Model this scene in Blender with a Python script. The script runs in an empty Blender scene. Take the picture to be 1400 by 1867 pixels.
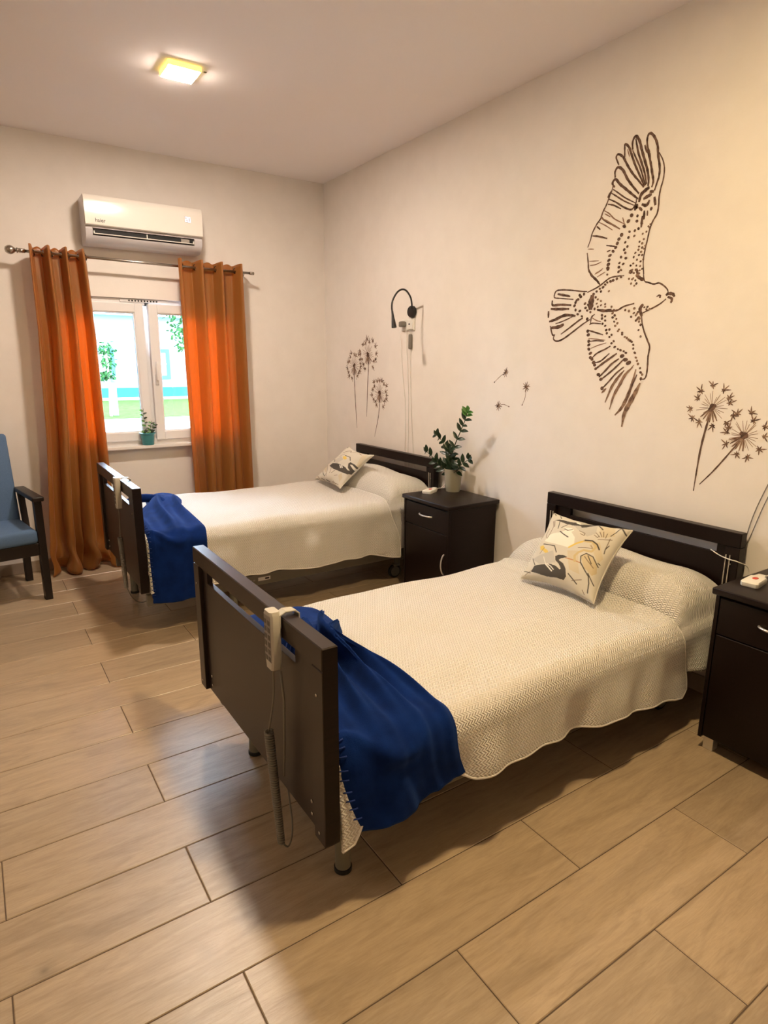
import bpy, bmesh, math, random
import numpy as np
from mathutils import Vector, Matrix, Euler
random.seed(7); np.random.seed(7)
PI = math.pi
SC = bpy.context.scene
COL = SC.collection

# ------------------------------------------------------------------ camera, sky, exposure
cam_d = bpy.data.cameras.new('camera'); cam = bpy.data.objects.new('camera', cam_d); COL.objects.link(cam)
cam_d.sensor_fit = 'HORIZONTAL'; cam_d.sensor_width = 36; cam_d.lens = 36*1129.15/1400
cam_d.clip_start = .02; cam_d.clip_end = 200
cr, cu, cf = (0.83396491, -0.5517988, 0.00453952), (0.12374739, 0.19503078, 0.97295919), (0.53776306, 0.81085207, -0.23093249)
cam.matrix_world = Matrix(((cr[0], cu[0], -cf[0], 0), (cr[1], cu[1], -cf[1], 0), (cr[2], cu[2], -cf[2], 1.498), (0, 0, 0, 1)))
SC.camera = cam
w = bpy.data.worlds.new('world'); SC.world = w; w.use_nodes = True
bg = w.node_tree.nodes['Background']; bg.inputs[0].default_value = (.66, .81, 1.0, 1); bg.inputs[1].default_value = 16.0
SC.view_settings.view_transform = 'Standard'; SC.view_settings.look = 'None'
SC.view_settings.gamma = 1; SC.view_settings.use_curve_mapping = False
SC.view_settings.exposure = 1.12
LAMP_A = 265.0    # radiance of the ceiling lamp in view
LAMP_B = 315.0    # radiance of its twin over the near bed
LAMP_COL_A = (1.0, .83, .68); LAMP_COL_B = (1.0, .745, .40)

# ------------------------------------------------------------------ materials
def mat(name, col=(.8, .8, .8), rough=.5, metal=0, spec=.5, emit=None, es=0, build=None):
    m = bpy.data.materials.new(name); m.use_nodes = True
    b = m.node_tree.nodes['Principled BSDF']
    b.inputs['Base Color'].default_value = (*col, 1); b.inputs['Roughness'].default_value = rough
    b.inputs['Metallic'].default_value = metal; b.inputs['Specular IOR Level'].default_value = spec
    if emit: b.inputs['Emission Color'].default_value = (*emit, 1); b.inputs['Emission Strength'].default_value = es
    if build: build(m.node_tree, b)
    m.diffuse_color = (*col, 1)
    return m
def N(t, ty, **k):
    n = t.nodes.new(ty)
    for a, v in k.items():
        if a in n.inputs: n.inputs[a].default_value = v
        else: setattr(n, a, v)
    return n
def ramp(t, fac, stops):
    r = t.nodes.new('ShaderNodeValToRGB'); t.links.new(fac, r.inputs[0])
    e = r.color_ramp.elements
    while len(e) < len(stops): e.new(.5)
    for i, (p, c) in enumerate(stops): e[i].position = p; e[i].color = (*c, 1)
    return r.outputs[0]
def math_n(t, op, a, b=None):
    n = t.nodes.new('ShaderNodeMath'); n.operation = op
    for i, v in enumerate((a, b)):
        if v is None: continue
        if isinstance(v, (int, float)): n.inputs[i].default_value = v
        else: t.links.new(v, n.inputs[i])
    return n.outputs[0]
def bump(t, b, h, strength, dist):
    n = t.nodes.new('ShaderNodeBump'); n.inputs['Strength'].default_value = strength; n.inputs['Distance'].default_value = dist
    t.links.new(h, n.inputs['Height']); t.links.new(n.outputs[0], b.inputs['Normal'])
def coords(t, kind='Object', scale=(1, 1, 1)):
    c = t.nodes.new('ShaderNodeTexCoord'); m = t.nodes.new('ShaderNodeMapping'); m.inputs['Scale'].default_value = scale
    t.links.new(c.outputs[kind], m.inputs[0]); return m.outputs[0]
def noise(t, vec, scale, detail=4, rough=.5, dist=0):
    n = N(t, 'ShaderNodeTexNoise'); n.inputs['Scale'].default_value = scale; n.inputs['Detail'].default_value = detail
    n.inputs['Roughness'].default_value = rough; n.inputs['Distortion'].default_value = dist
    t.links.new(vec, n.inputs['Vector']); return n.outputs['Fac']

def wall_nodes(t, b):
    g = t.nodes.new('ShaderNodeNewGeometry')
    n1 = noise(t, g.outputs['Position'], 90, 3, .6); n2 = noise(t, g.outputs['Position'], 9, 3)
    t.links.new(ramp(t, n2, [(.3, (.80, .75, .70)), (.7, (.83, .78, .73))]), b.inputs['Base Color'])
    bump(t, b, n1, .25, .002)
M = {}
M['wall'] = mat('wall_paint', (.76, .72, .67), .75, build=wall_nodes, spec=.3)
M['ceiling'] = mat('ceiling_paint', (.90, .85, .85), .9, spec=.1)
def tile_nodes(t, b):
    oi = t.nodes.new('ShaderNodeObjectInfo'); g = t.nodes.new('ShaderNodeNewGeometry')
    off = N(t, 'ShaderNodeVectorMath', operation='MULTIPLY_ADD')
    cmb = t.nodes.new('ShaderNodeCombineXYZ')
    for i in range(3): t.links.new(oi.outputs['Random'], cmb.inputs[i])
    off.inputs[1].default_value = (37, 53, 11); t.links.new(cmb.outputs[0], off.inputs[0]); t.links.new(g.outputs['Position'], off.inputs[2])
    mp = t.nodes.new('ShaderNodeMapping'); mp.inputs['Scale'].default_value = (1.3, 7.5, 1); t.links.new(off.outputs[0], mp.inputs[0])
    grain = noise(t, mp.outputs[0], 2.4, 8, .62, 1.2)
    mp2 = t.nodes.new('ShaderNodeMapping'); mp2.inputs['Scale'].default_value = (9, 95, 1); t.links.new(off.outputs[0], mp2.inputs[0])
    fine = noise(t, mp2.outputs[0], 1.0, 5, .6, 2.2)
    c1 = ramp(t, grain, [(.25, (.325, .240, .155)), (.5, (.435, .330, .218)), (.75, (.515, .398, .268))])
    knot = N(t, 'ShaderNodeTexVoronoi'); knot.inputs['Scale'].default_value = 2.1
    t.links.new(off.outputs[0], knot.inputs['Vector'])
    kf = ramp(t, knot.outputs['Distance'], [(.0, (.35, .35, .35)), (.03, (.8, .8, .8)), (.075, (1, 1, 1))])
    mx = N(t, 'ShaderNodeMix', data_type='RGBA', blend_type='MULTIPLY'); mx.inputs[0].default_value = .75
    t.links.new(c1, mx.inputs[6]); t.links.new(kf, mx.inputs[7])
    mx2 = N(t, 'ShaderNodeMix', data_type='RGBA', blend_type='MULTIPLY'); mx2.inputs[0].default_value = 1
    v = ramp(t, oi.outputs['Random'], [(0, (.90, .90, .90)), (1, (1.06, 1.05, 1.03))])
    t.links.new(mx.outputs[2], mx2.inputs[6]); t.links.new(v, mx2.inputs[7])
    fr = ramp(t, fine, [(.35, (.88, .86, .84)), (.6, (1, 1, 1))])
    mx3 = N(t, 'ShaderNodeMix', data_type='RGBA', blend_type='MULTIPLY'); mx3.inputs[0].default_value = 1
    t.links.new(mx2.outputs[2], mx3.inputs[6]); t.links.new(fr, mx3.inputs[7])
    t.links.new(mx3.outputs[2], b.inputs['Base Color'])
    h = math_n(t, 'ADD', math_n(t, 'MULTIPLY', grain, 1.4), fine)
    bump(t, b, h, .22, .0022)
M['tile'] = mat('wood_look_tile', (.4, .3, .2), .32, build=tile_nodes, spec=.9)
M['grout'] = mat('grout', (.10, .068, .045), .9)
def dark_nodes(t, b):
    v = coords(t, 'Object', (3, 60, 60)); n = noise(t, v, 3, 3)
    t.links.new(ramp(t, n, [(.3, (.0060, .0026, .0022)), (.7, (.0105, .0045, .0038))]), b.inputs['Base Color'])
    bump(t, b, n, .08, .001)
M['wenge'] = mat('dark_laminate', (.024, .011, .009), .34, build=dark_nodes, spec=.22)
M['brown'] = mat('dark_brown_panel', (.022, .0125, .0088), .36, spec=.4)
M['chairwood'] = mat('dark_stained_wood', (.028, .013, .009), .4, build=dark_nodes)
def weave_nodes(t, b):
    uv = coords(t, 'UV'); s = t.nodes.new('ShaderNodeSeparateXYZ'); t.links.new(uv, s.inputs[0])
    u, v = s.outputs[0], s.outputs[1]
    zig = math_n(t, 'PINGPONG', math_n(t, 'MULTIPLY', v, 1/.0095), 1.0)
    ph = math_n(t, 'ADD', math_n(t, 'MULTIPLY', u, 2*PI/.012), math_n(t, 'MULTIPLY', zig, 5.2))
    h1 = math_n(t, 'SINE', ph)
    h2 = math_n(t, 'MULTIPLY', math_n(t, 'COSINE', math_n(t, 'MULTIPLY', v, 2*PI/.0095)), .12)
    h = math_n(t, 'ADD', h1, h2)
    t.links.new(ramp(t, math_n(t, 'ADD', math_n(t, 'MULTIPLY', h, .36), .5), [(0, (.60, .56, .50)), (.5, (.79, .755, .705)), (1, (.85, .82, .775))]), b.inputs['Base Color'])
    bump(t, b, h, .8, .0026)
M['spread'] = mat('woven_cotton', (.76, .72, .66), .85, build=weave_nodes, spec=.2)
def fleece_nodes(t, b):
    v = coords(t, 'Object'); n = noise(t, v, 260, 3, .7); n2 = noise(t, v, 14, 3)
    t.links.new(ramp(t, n2, [(.3, (.0020, .0125, .085)), (.7, (.0038, .023, .145))]), b.inputs['Base Color'])
    bump(t, b, n, .5, .002)
    b.inputs['Sheen Weight'].default_value = .16; b.inputs['Sheen Roughness'].default_value = .5; b.inputs['Sheen Tint'].default_value = (.12, .3, .9, 1)
M['fleece'] = mat('blue_fleece', (.005, .03, .18), .95, build=fleece_nodes, spec=.1)
M['stitch'] = mat('blue_yarn', (.006, .03, .2), .8)
M['white_fabric'] = mat('mattress_ticking', (.7, .68, .64), .9)
def print_nodes(t, b):
    a = t.nodes.new('ShaderNodeAttribute'); a.attribute_name = 'Print'; t.links.new(a.outputs['Color'], b.inputs['Base Color'])
    n = noise(t, coords(t, 'Object'), 700, 2); bump(t, b, n, .15, .0006)
M['print'] = mat('printed_cotton', (.7, .66, .58), .8, build=print_nodes, spec=.2)
M['piping'] = mat('cushion_back', (.62, .58, .5), .85)
def curtain_mat():
    m = mat('orange_satin', (.50, .215, .045), .34, spec=.8)
    t = m.node_tree; b = t.nodes['Principled BSDF']
    b.inputs['Sheen Weight'].default_value = .3; b.inputs['Sheen Tint'].default_value = (1, .6, .3, 1)
    n = noise(t, coords(t, 'Object', (420, 420, 18)), 1, 3, .6)
    t.links.new(ramp(t, n, [(.3, (.25, .115, .020)), (.7, (.37, .18, .042))]), b.inputs['Base Color']); bump(t, b, n, .2, .001)
    tr = t.nodes.new('ShaderNodeBsdfTranslucent'); tr.inputs[0].default_value = (1, .28, .01, 1)
    mx = t.nodes.new('ShaderNodeMixShader'); mx.inputs[0].default_value = .36
    t.links.new(b.outputs[0], mx.inputs[1]); t.links.new(tr.outputs[0], mx.inputs[2])
    t.links.new(mx.outputs[0], t.nodes['Material Output'].inputs[0]); return m
M['curtain'] = curtain_mat()
M['chrome'] = mat('brushed_metal', (.55, .53, .50), .25, 1)
M['steel'] = mat('satin_handle', (.75, .72, .68), .3, .8)
M['rodm'] = mat('nickel_rod', (.42, .38, .34), .25, 1)
M['bedmetal'] = mat('grey_enamel', (.17, .155, .125), .45, .2)
M['legmetal'] = mat('leg_tube', (.23, .22, .17), .4, .4)
M['rubber'] = mat('black_rubber', (.01, .01, .01), .6)
M['black'] = mat('black_plastic', (.012, .011, .012), .45)
M['upvc'] = mat('window_plastic', (.78, .77, .78), .35)
M['acw'] = mat('ac_panel', (.82, .78, .72), .18, spec=.6)
M['acg'] = mat('ac_body', (.60, .57, .58), .35)
M['dark'] = mat('dark_inside', (.006, .006, .007), .7)
M['plastic'] = mat('handset_plastic', (.52, .49, .42), .4)
M['keypad'] = mat('handset_keypad', (.30, .27, .24), .5)
M['keys'] = mat('handset_keys', (.12, .105, .09), .5)
M['cord'] = mat('grey_cord', (.19, .17, .14), .5)
M['white'] = mat('white_plastic', (.80, .78, .72), .35)
M['red'] = mat('red_button', (.55, .05, .03), .4)
def ink_nodes(c0, c1):
    def f(t, b):
        n = noise(t, coords(t, 'Object'), 38, 4, .65); t.links.new(ramp(t, n, [(.38, c0), (.62, c1)]), b.inputs['Base Color'])
    return f
M['ink'] = mat('wall_ink', (.105, .062, .047), .85, spec=.1, build=ink_nodes((.060, .036, .030), (.185, .115, .085)))
M['ink_light'] = mat('wall_ink_thin', (.27, .165, .12), .85, spec=.1)
M['ink_pale'] = mat('wall_ink_brown', (.19, .115, .08), .85, spec=.1, build=ink_nodes((.12, .07, .05), (.33, .22, .155)))
def chair_nodes(t, b):
    n = noise(t, coords(t, 'Object'), 420, 2, .7); t.links.new(ramp(t, n, [(.3, (.085, .145, .26)), (.7, (.125, .205, .35))]), b.inputs['Base Color']); bump(t, b, n, .4, .001)
M['chairfab'] = mat('blue_grey_fabric', (.1, .15, .23), .9, build=chair_nodes, spec=.2)
M['leaf'] = mat('zz_leaf', (.008, .026, .009), .32)
M['leaf_new'] = mat('young_leaf', (.06, .20, .03), .35)
M['stem'] = mat('plant_stem', (.04, .06, .02), .5)
M['soil'] = mat('soil', (.02, .013, .008), 1)
M['potg'] = mat('beige_pot', (.42, .40, .31), .35)
M['pott'] = mat('teal_pot', (.06, .27, .30), .3)
M['marble'] = mat('sill_stone', (.80, .76, .72), .3)
M['logo'] = mat('grey_lettering', (.05, .045, .04), .5)
M['led'] = mat('led_digits', (1, 1, 1), .5, emit=(.85, .88, 1), es=.6)
M['ledhalo'] = mat('led_halo', (.30, .28, .52), .4)  # lavender colour standing in for the halo around the lit digits
M['lampface'] = mat('lamp_diffuser', (1, 1, 1), .5, emit=LAMP_COL_A, es=LAMP_A)
M['lampface_fill'] = mat('lamp_diffuser_fill', (1, 1, 1), .5, emit=LAMP_COL_A, es=LAMP_A*.12)  # for the two unseen fill lamps added on the left
M['lampface_b'] = mat('lamp_diffuser_warm', (1, 1, 1), .5, emit=LAMP_COL_B, es=LAMP_B)
M['lamprim'] = mat('lamp_rim_glow', (1, .9, .6), .5, emit=(1, .70, .10), es=1.1)
M['house'] = mat('render_white', (.17, .21, .24), .9, spec=0)
M['housebase'] = mat('blue_plinth', (.02, .10, .16), .9, spec=0)
M['blueframe'] = mat('blue_window_trim', (.010, .11, .19), .6)
M['housepane'] = mat('far_window_pane', (.15, .15, .14), .3)
def grass_nodes(t, b):
    n = noise(t, coords(t, 'Object'), 6, 6, .7); t.links.new(ramp(t, n, [(.3, (.025, .085, .012)), (.7, (.055, .15, .028))]), b.inputs['Base Color'])
M['grass'] = mat('lawn', (.2, .4, .1), 1, build=grass_nodes, spec=0)
M['paving'] = mat('pale_paving', (.28, .275, .27), .9, spec=0)
M['treeleaf'] = mat('tree_leaf', (.02, .065, .02), .7, spec=0)
M['bark'] = mat('tree_bark', (.35, .30, .26), .9)
def glass_mat():
    m = bpy.data.materials.new('window_glass'); m.use_nodes = True; t = m.node_tree; t.nodes.clear()
    o = t.nodes.new('ShaderNodeOutputMaterial'); tr = t.nodes.new('ShaderNodeBsdfTransparent'); tr.inputs[0].default_value = (.93, .97, .98, 1)
    gl = t.nodes.new('ShaderNodeBsdfGlossy'); gl.inputs['Roughness'].default_value = .02
    fr = t.nodes.new('ShaderNodeFresnel'); fr.inputs[0].default_value = 1.45; mx = t.nodes.new('ShaderNodeMixShader')
    t.links.new(fr.outputs[0], mx.inputs[0]); t.links.new(tr.outputs[0], mx.inputs[1]); t.links.new(gl.outputs[0], mx.inputs[2]); t.links.new(mx.outputs[0], o.inputs[0]); return m
M['glass'] = glass_mat()

# wall and cushion drawings: widths and (y,z) points on the wall in 0.1 mm; cushion prints in cushion space
BIRD_STROKES="62 18838,24304 18615,23950 18494,23579 18494,23149 18580,22777 18618,22435 18603,22080 18641,21733 18822,21453 18944,21113 19007,20714 19089,20221 19119,19762 19027,19191;89 19326,24426 19467,24722 19508,25078 19392,25228 19158,25028 18954,24633 18881,24229 18744,23723 18723,23329 18816,23001 18893,22754;90 19409,24446 19220,23965 19086,23498 18995,23171 19045,22918;81 19611,24802 19502,24557 19316,24336 19247,23972;100 20239,24764 20277,25106 20133,25310 19911,25054 19758,24665 19572,24225 19349,23689 19247,23270 19243,23004;81 20120,25197 19946,24624 19692,24077 19472,23585 19337,23113;54 20004,24903 19874,24474 19592,23921;64 20237,24742 20029,24380 19756,23915 19535,23422 19387,23079;83 20639,24528 20679,24898 20673,25111 20455,24930 20274,24573 20056,24119 19848,23759 19576,23298 19438,23045;41 20532,24860 20380,24510;84 20931,24280 21116,24644 21012,24764 20730,24573 20456,24169 20125,23732 19807,23393 19461,23006;95 21082,23764 21112,24047 20951,24194 20667,23991 20390,23565 20063,23178 19683,22783;95 21067,23343 21222,23562 21044,23686 20780,23421 20398,23111 20022,22806 19714,22563;52 21148,23267 20860,23068 20416,22748 19808,22400;53 21287,23155 20966,22950 20460,22618 19912,22329;106 21417,22946 21233,23215;63 21381,22892 20935,22664 20429,22334 20008,22164 19808,22400 19800,22580;58 21387,22656 21042,22543 20600,22297;62 21163,23689 21184,23321 21329,22976 21475,22626 21634,22369 21757,22054 21957,21845 22177,21489 22273,21157 22404,20826;66 22412,20576 22295,20057 22226,19695 22045,19512;49 21576,22406 21248,22203 20915,21907 20287,21564;49 21730,22097 21337,21885 20945,21627 20562,21398;64 21741,22196 21530,21966 20945,21627 20562,21398;44 21529,22254 21171,22047;40 21838,21922 21442,21710 20983,21419;70 21947,21746 21707,21560;70 22162,21338 21770,21253 21253,21077;41 22396,20750 22001,20695;36 22239,20151 21653,20103;41 22185,19943 21829,19950 21488,20033;36 21819,19523 21540,19617 21361,19720;130 19642,22413 19565,22714 19311,22885 19155,22941;119 19431,22507 19168,22589 19011,22624;111 19490,22294 19232,22200 19092,22396;117 18915,22715 19134,22760;118 18861,22483 18765,22111;100 18948,22079 18985,21929;121 19829,22085 19769,22302 19696,22151;93 19616,22182 19430,22011;54 21282,20766 20968,20696 20720,20637;54 21220,20465 21009,20509;48 20352,21622 20469,21899;92 19318,21991 19301,21603;73 19150,21960 19135,21732;93 19393,21778 19403,21278;57 19082,19431 18966,18904 18731,18787 18447,18689 18180,18709 17896,18543 17718,18367 17672,18203;111 17785,18144 17646,18201 17434,18160 17342,18039;93 17682,18067 17461,17957 17491,17777;56 17750,17980 18019,17793 18327,17651 18589,17551 18911,17429;56 18245,18113 18117,18172 18032,18128;122 18111,18116 18014,18108;59 20092,19236 20451,19250 20874,19222 21170,19079 21468,18908 21777,18786 22030,18707 22222,18647;62 22227,18699 22497,18723 23192,18837 23836,18922 24271,18907 24400,18701 24350,18561 23943,18501 23080,18379;258 21877,18489 21935,18083 21937,17773;72 21545,17773 21151,17670 20646,17637 20282,17663 19938,17812 19392,17904;113 21511,17755 21024,17672 20654,17713;92 22270,19801 22041,19472 21688,19182 21473,18959;41 21846,19476 21417,19653;41 21703,19334 21217,19531;125 19449,19190 19144,18993 18997,18930;145 19844,19377 19642,19378;115 19453,19474 19334,19178;98 24182,18737 23740,18646 23305,18546;99 24525,18439 24466,18188 23913,18175 23193,18096;111 24600,18005 24039,17956 23317,17918;112 24742,17903 24726,17541;123 24656,17342 24214,17430 23574,17611 22862,17542;146 24475,16999 23957,17031 23604,17152;78 24560,17115 24370,16660 24215,16599;73 24182,16653 24275,16433 24038,16287 23606,16385 22994,16718 22405,17067 21924,17305;72 23775,16638 23227,16944 22631,17290 22370,17408;55 24194,17208 23761,17296 23067,17501;68 18923,17286 18856,16945 18698,16552 18485,16158 18340,15864 18373,15428 18351,14987 18362,14594 18453,14394 18678,14365;135 18901,17834 19047,17630 18923,17286;180 18710,14389 18567,14392;220 18659,14190 18845,13781 19136,13207 19379,12674 19460,12011;170 18963,14835 19113,14077 19338,13403 19589,12922 19923,12559;70 18877,14586 19060,14129 19246,13664 19332,13352;150 19149,14934 19526,14577 19779,14110 20088,13526 20267,12829;142 19608,14779 19934,14416 20257,13940 20570,13159;50 19102,15035 19417,14680 19734,14265 19986,13739 20191,13311;80 20864,13814 20473,14196 20079,14620 19655,14932;128 20832,13628 20568,13877;85 20965,14290 20575,14561 20112,14929 19723,15287;96 21076,14421 20721,14743 20377,15083 19972,15339;106 21345,14816 20949,15082 20530,15342 20122,15595;64 21410,15135 21029,15240 20557,15600;64 21630,15348 21327,15610 20832,15811 20532,15960;37 21747,15854 21301,16003 20800,16120;53 21915,16202 21456,16242 20936,16201;37 21931,16361 21398,16318 20877,16251;63 22006,16785 21564,16663 21032,16514;53 21932,17044 21740,17113 21216,17061;42 21835,17404 21491,17230 21226,17164;73 21653,17548 21835,17404 21870,17093"
BIRD_DOTS="132 19979,21905 20126,21677 20336,21479 20444,21120 20574,20950 20644,20770 20714,20588 20850,20438 21015,20266 21054,20052 21064,19858 21077,19687;103 19659,21825 19662,21597 19395,21460 19539,21255 19730,21194 19732,20962 20045,20940 20199,20752 20059,20543 20221,20424 20146,20271 20364,20109 20090,20026 20426,19853 20210,19778 20435,19661 20442,19444 20015,21193;83 19016,21260 19100,21047 19286,20985 19203,20743 19416,20660 19267,20569 19421,20452 19245,20381 19434,20315 19281,20201 19590,20196 19378,20074 19208,20052 19656,20017 19469,19876 19130,19856 19653,19734 19469,19617 19265,19570 19788,19656 19679,19453 19476,19430 19272,19383 19138,19438 19812,19349 19576,19299 19285,19243 19261,19779 18955,21205 18916,21334 19087,20451 19127,20318;108 20264,19182 20499,19134 20706,19082 20856,19048 21038,19016 21154,18928 21268,18814 21453,18756 21634,18646 21375,18623 21817,18535 21933,18391 21670,18370 22045,18194 21841,18127 22097,18043 21948,17877 21679,17807 22135,17760 21927,17669 22303,18110 22249,17898;87 21530,18256 21328,18165 21574,18056 21307,17960 21057,17993 21044,17866 20667,17839 20527,17680 21493,17897 20901,18596 19809,19062 19631,19019 19451,18953 19668,18832 19482,18718 19377,18803 18828,17686 18662,17698 18539,17595 18704,17583 19578,19062;115 22417,18586 22608,18472 22767,18354 22925,18209 22980,18054 22890,17836 22608,17765 22731,17614 22446,17491 22094,17340 22684,18557 22866,18310;137 22001,16732 21949,16546 21884,16227 21866,16042 21845,15829 21723,15615 21702,15402 21594,15321 21479,15162 21400,15029 21315,14843 21122,14553 20935,14318 20824,13869;103 21193,17469 20997,17407 21178,17315 20976,17202 21119,17056 20949,16946 20864,16738 20678,16756 20817,16583 20526,16496 20640,16398 20369,16186 20483,16087 20278,15903 20082,15798 19924,15745 19737,15691 19609,15614;183 19803,15465 19603,15286 19407,15135;96 20573,17533 20439,17424 20552,17331 20328,17243 20438,17123 20245,17038 20355,16918 20121,16732 20174,16659 19915,16499 19751,16368 19528,16237 19340,16132 19236,15981 19217,15808 19107,15607 19024,15383 18949,15234 18875,15085 18737,14887 18686,14688 18589,14590 19923,16574 19626,16315 19434,16185;94 19859,17635 19646,17572 19366,17675 19498,17295 19371,17458 19244,17353 19145,17492 19089,17247 19217,17109 19038,17051 18936,16900 19023,16662 18875,16364 19194,17422 19138,17177 19026,17195;98 20414,19465 20300,19515 21078,19392 19786,19380 19392,19184 21070,19613"
CUSHION_PRINT_A="Pw0 174,510 190,604 246,644 334,667 382,717 333,767 435,780 489,744 468,714 547,648 574,570 539,498 418,501 270,498;Pg0 377,1066 546,1052 664,993 742,784 669,705 519,776 413,849;Pg0 85,251 365,411 464,265 246,196;Pt0 535,460 657,496 791,223 662,229;Pt0 735,614 832,689 958,513 941,437;Pt0 720,922 845,999 934,833 816,744;Pk0 118,870 195,894 292,897 406,910 502,883 543,917 594,953 617,976 611,999 555,987 537,1001 562,1019 652,996 660,956 620,899 585,854 542,825 516,855 418,838 321,840 212,859;Pw0 401,946 443,931 491,905 492,880 436,898;Lk10 215,854 262,731;Lb8 124,858 183,756;Lk10 348,834 303,754;Lb9 107,842 160,764 184,641 191,553;Lb8 109,713 127,614 168,560;Lk13 323,689 389,656 469,627;Lk11 358,742 414,725 459,755;Py0 138,429 192,450 238,412 283,399 308,375 267,356 216,380 176,381;Lb6 188,333 221,420;Lk10 183,467 285,470 359,472 414,400;Pk0 151,76 173,161 286,196 395,230 486,222 549,192 559,208 517,256 448,297 423,346 457,375 523,388 575,379 539,356 503,333 490,310 563,283 616,226 643,137 618,80 535,76 446,58 321,54;Lo11 560,362 653,363 742,358;Lw16 341,213 395,180 452,142;Lw11 362,220 422,201 471,167;Lw7 341,213 267,305;Ly20 537,504 595,575 668,638;Lt27 668,638 759,657 823,615 805,539 712,524 668,474 648,420 680,356;Lb6 639,533 706,558 795,583 760,609;Lk16 672,651 752,673 818,649 869,598;Pc0 718,441 759,495 854,482 941,414 966,317 925,268 853,303 814,314;Lk11 754,356 718,441 759,495 854,482 956,395;Lk10 792,475 875,393;Lb8 758,453 807,420 914,358;Lk13 759,357 839,287 892,245 917,171 924,66;Lk11 877,276 973,178;Lb7 733,758 782,735 787,760;Lb7 737,795 802,752;Lb7 766,826 816,767;Lb7 800,846 835,772;Lb7 848,835 859,767;Lb7 797,715 859,743 930,774;Lb8 906,779 923,631;Lk13 879,995 931,972 997,907;Lk9 919,964 918,888 894,817;Lk13 685,950 775,876;Lk10 157,968 209,916;Lk13 662,180 783,100;Lb7 719,114 826,175;Lk9 -1,79 58,72 146,61;Lk10 79,262 179,175;Lb7 71,23 162,105;Lk11 6,988 44,990 80,958;Lk9 938,577 923,631 936,694;Lk11 936,436 960,431;Lb8 857,66 886,29;Lb7 551,760 628,743 634,708 582,719"
CUSHION_PRINT_B="Pg0 217,530 271,730 493,662 424,524;Pt0 816,925 937,955 1017,625 960,610;Pt0 775,271 824,352 923,249 909,118;Pt0 66,308 117,412 349,215;Pk0 230,412 265,496 424,524 592,525 766,501 903,456 945,468 825,517 731,605 750,654 907,638 1015,604 997,564 862,611 803,596 926,545 1017,501 1022,422 962,365 811,362 640,368 463,374;Lw19 546,512 646,454;Lw19 592,525 691,466;Lk15 387,775 607,767 708,687;Lk15 82,253 240,183 390,116;Lb11 133,416 275,307 436,130;Lb11 356,388 471,250;Lk15 552,357 532,267;Py0 369,723 419,767 573,713 555,663 447,681;Lk15 186,599 282,547;Lk18 94,599 136,586;Lk16 297,34 386,8;Lk23 475,35 588,18;Lb15 156,816 328,955 392,904;Lb11 409,908 494,993;Lk19 0,1000 53,969;Lb13 188,694 307,803;Lb13 718,84 822,41;Lb13 673,227 746,262;Lk13 48,0 143,1;Lb11 651,964 786,918;Lb11 65,90 205,20;Lb13 688,49 916,58;Lb11 390,116 349,215"

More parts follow.
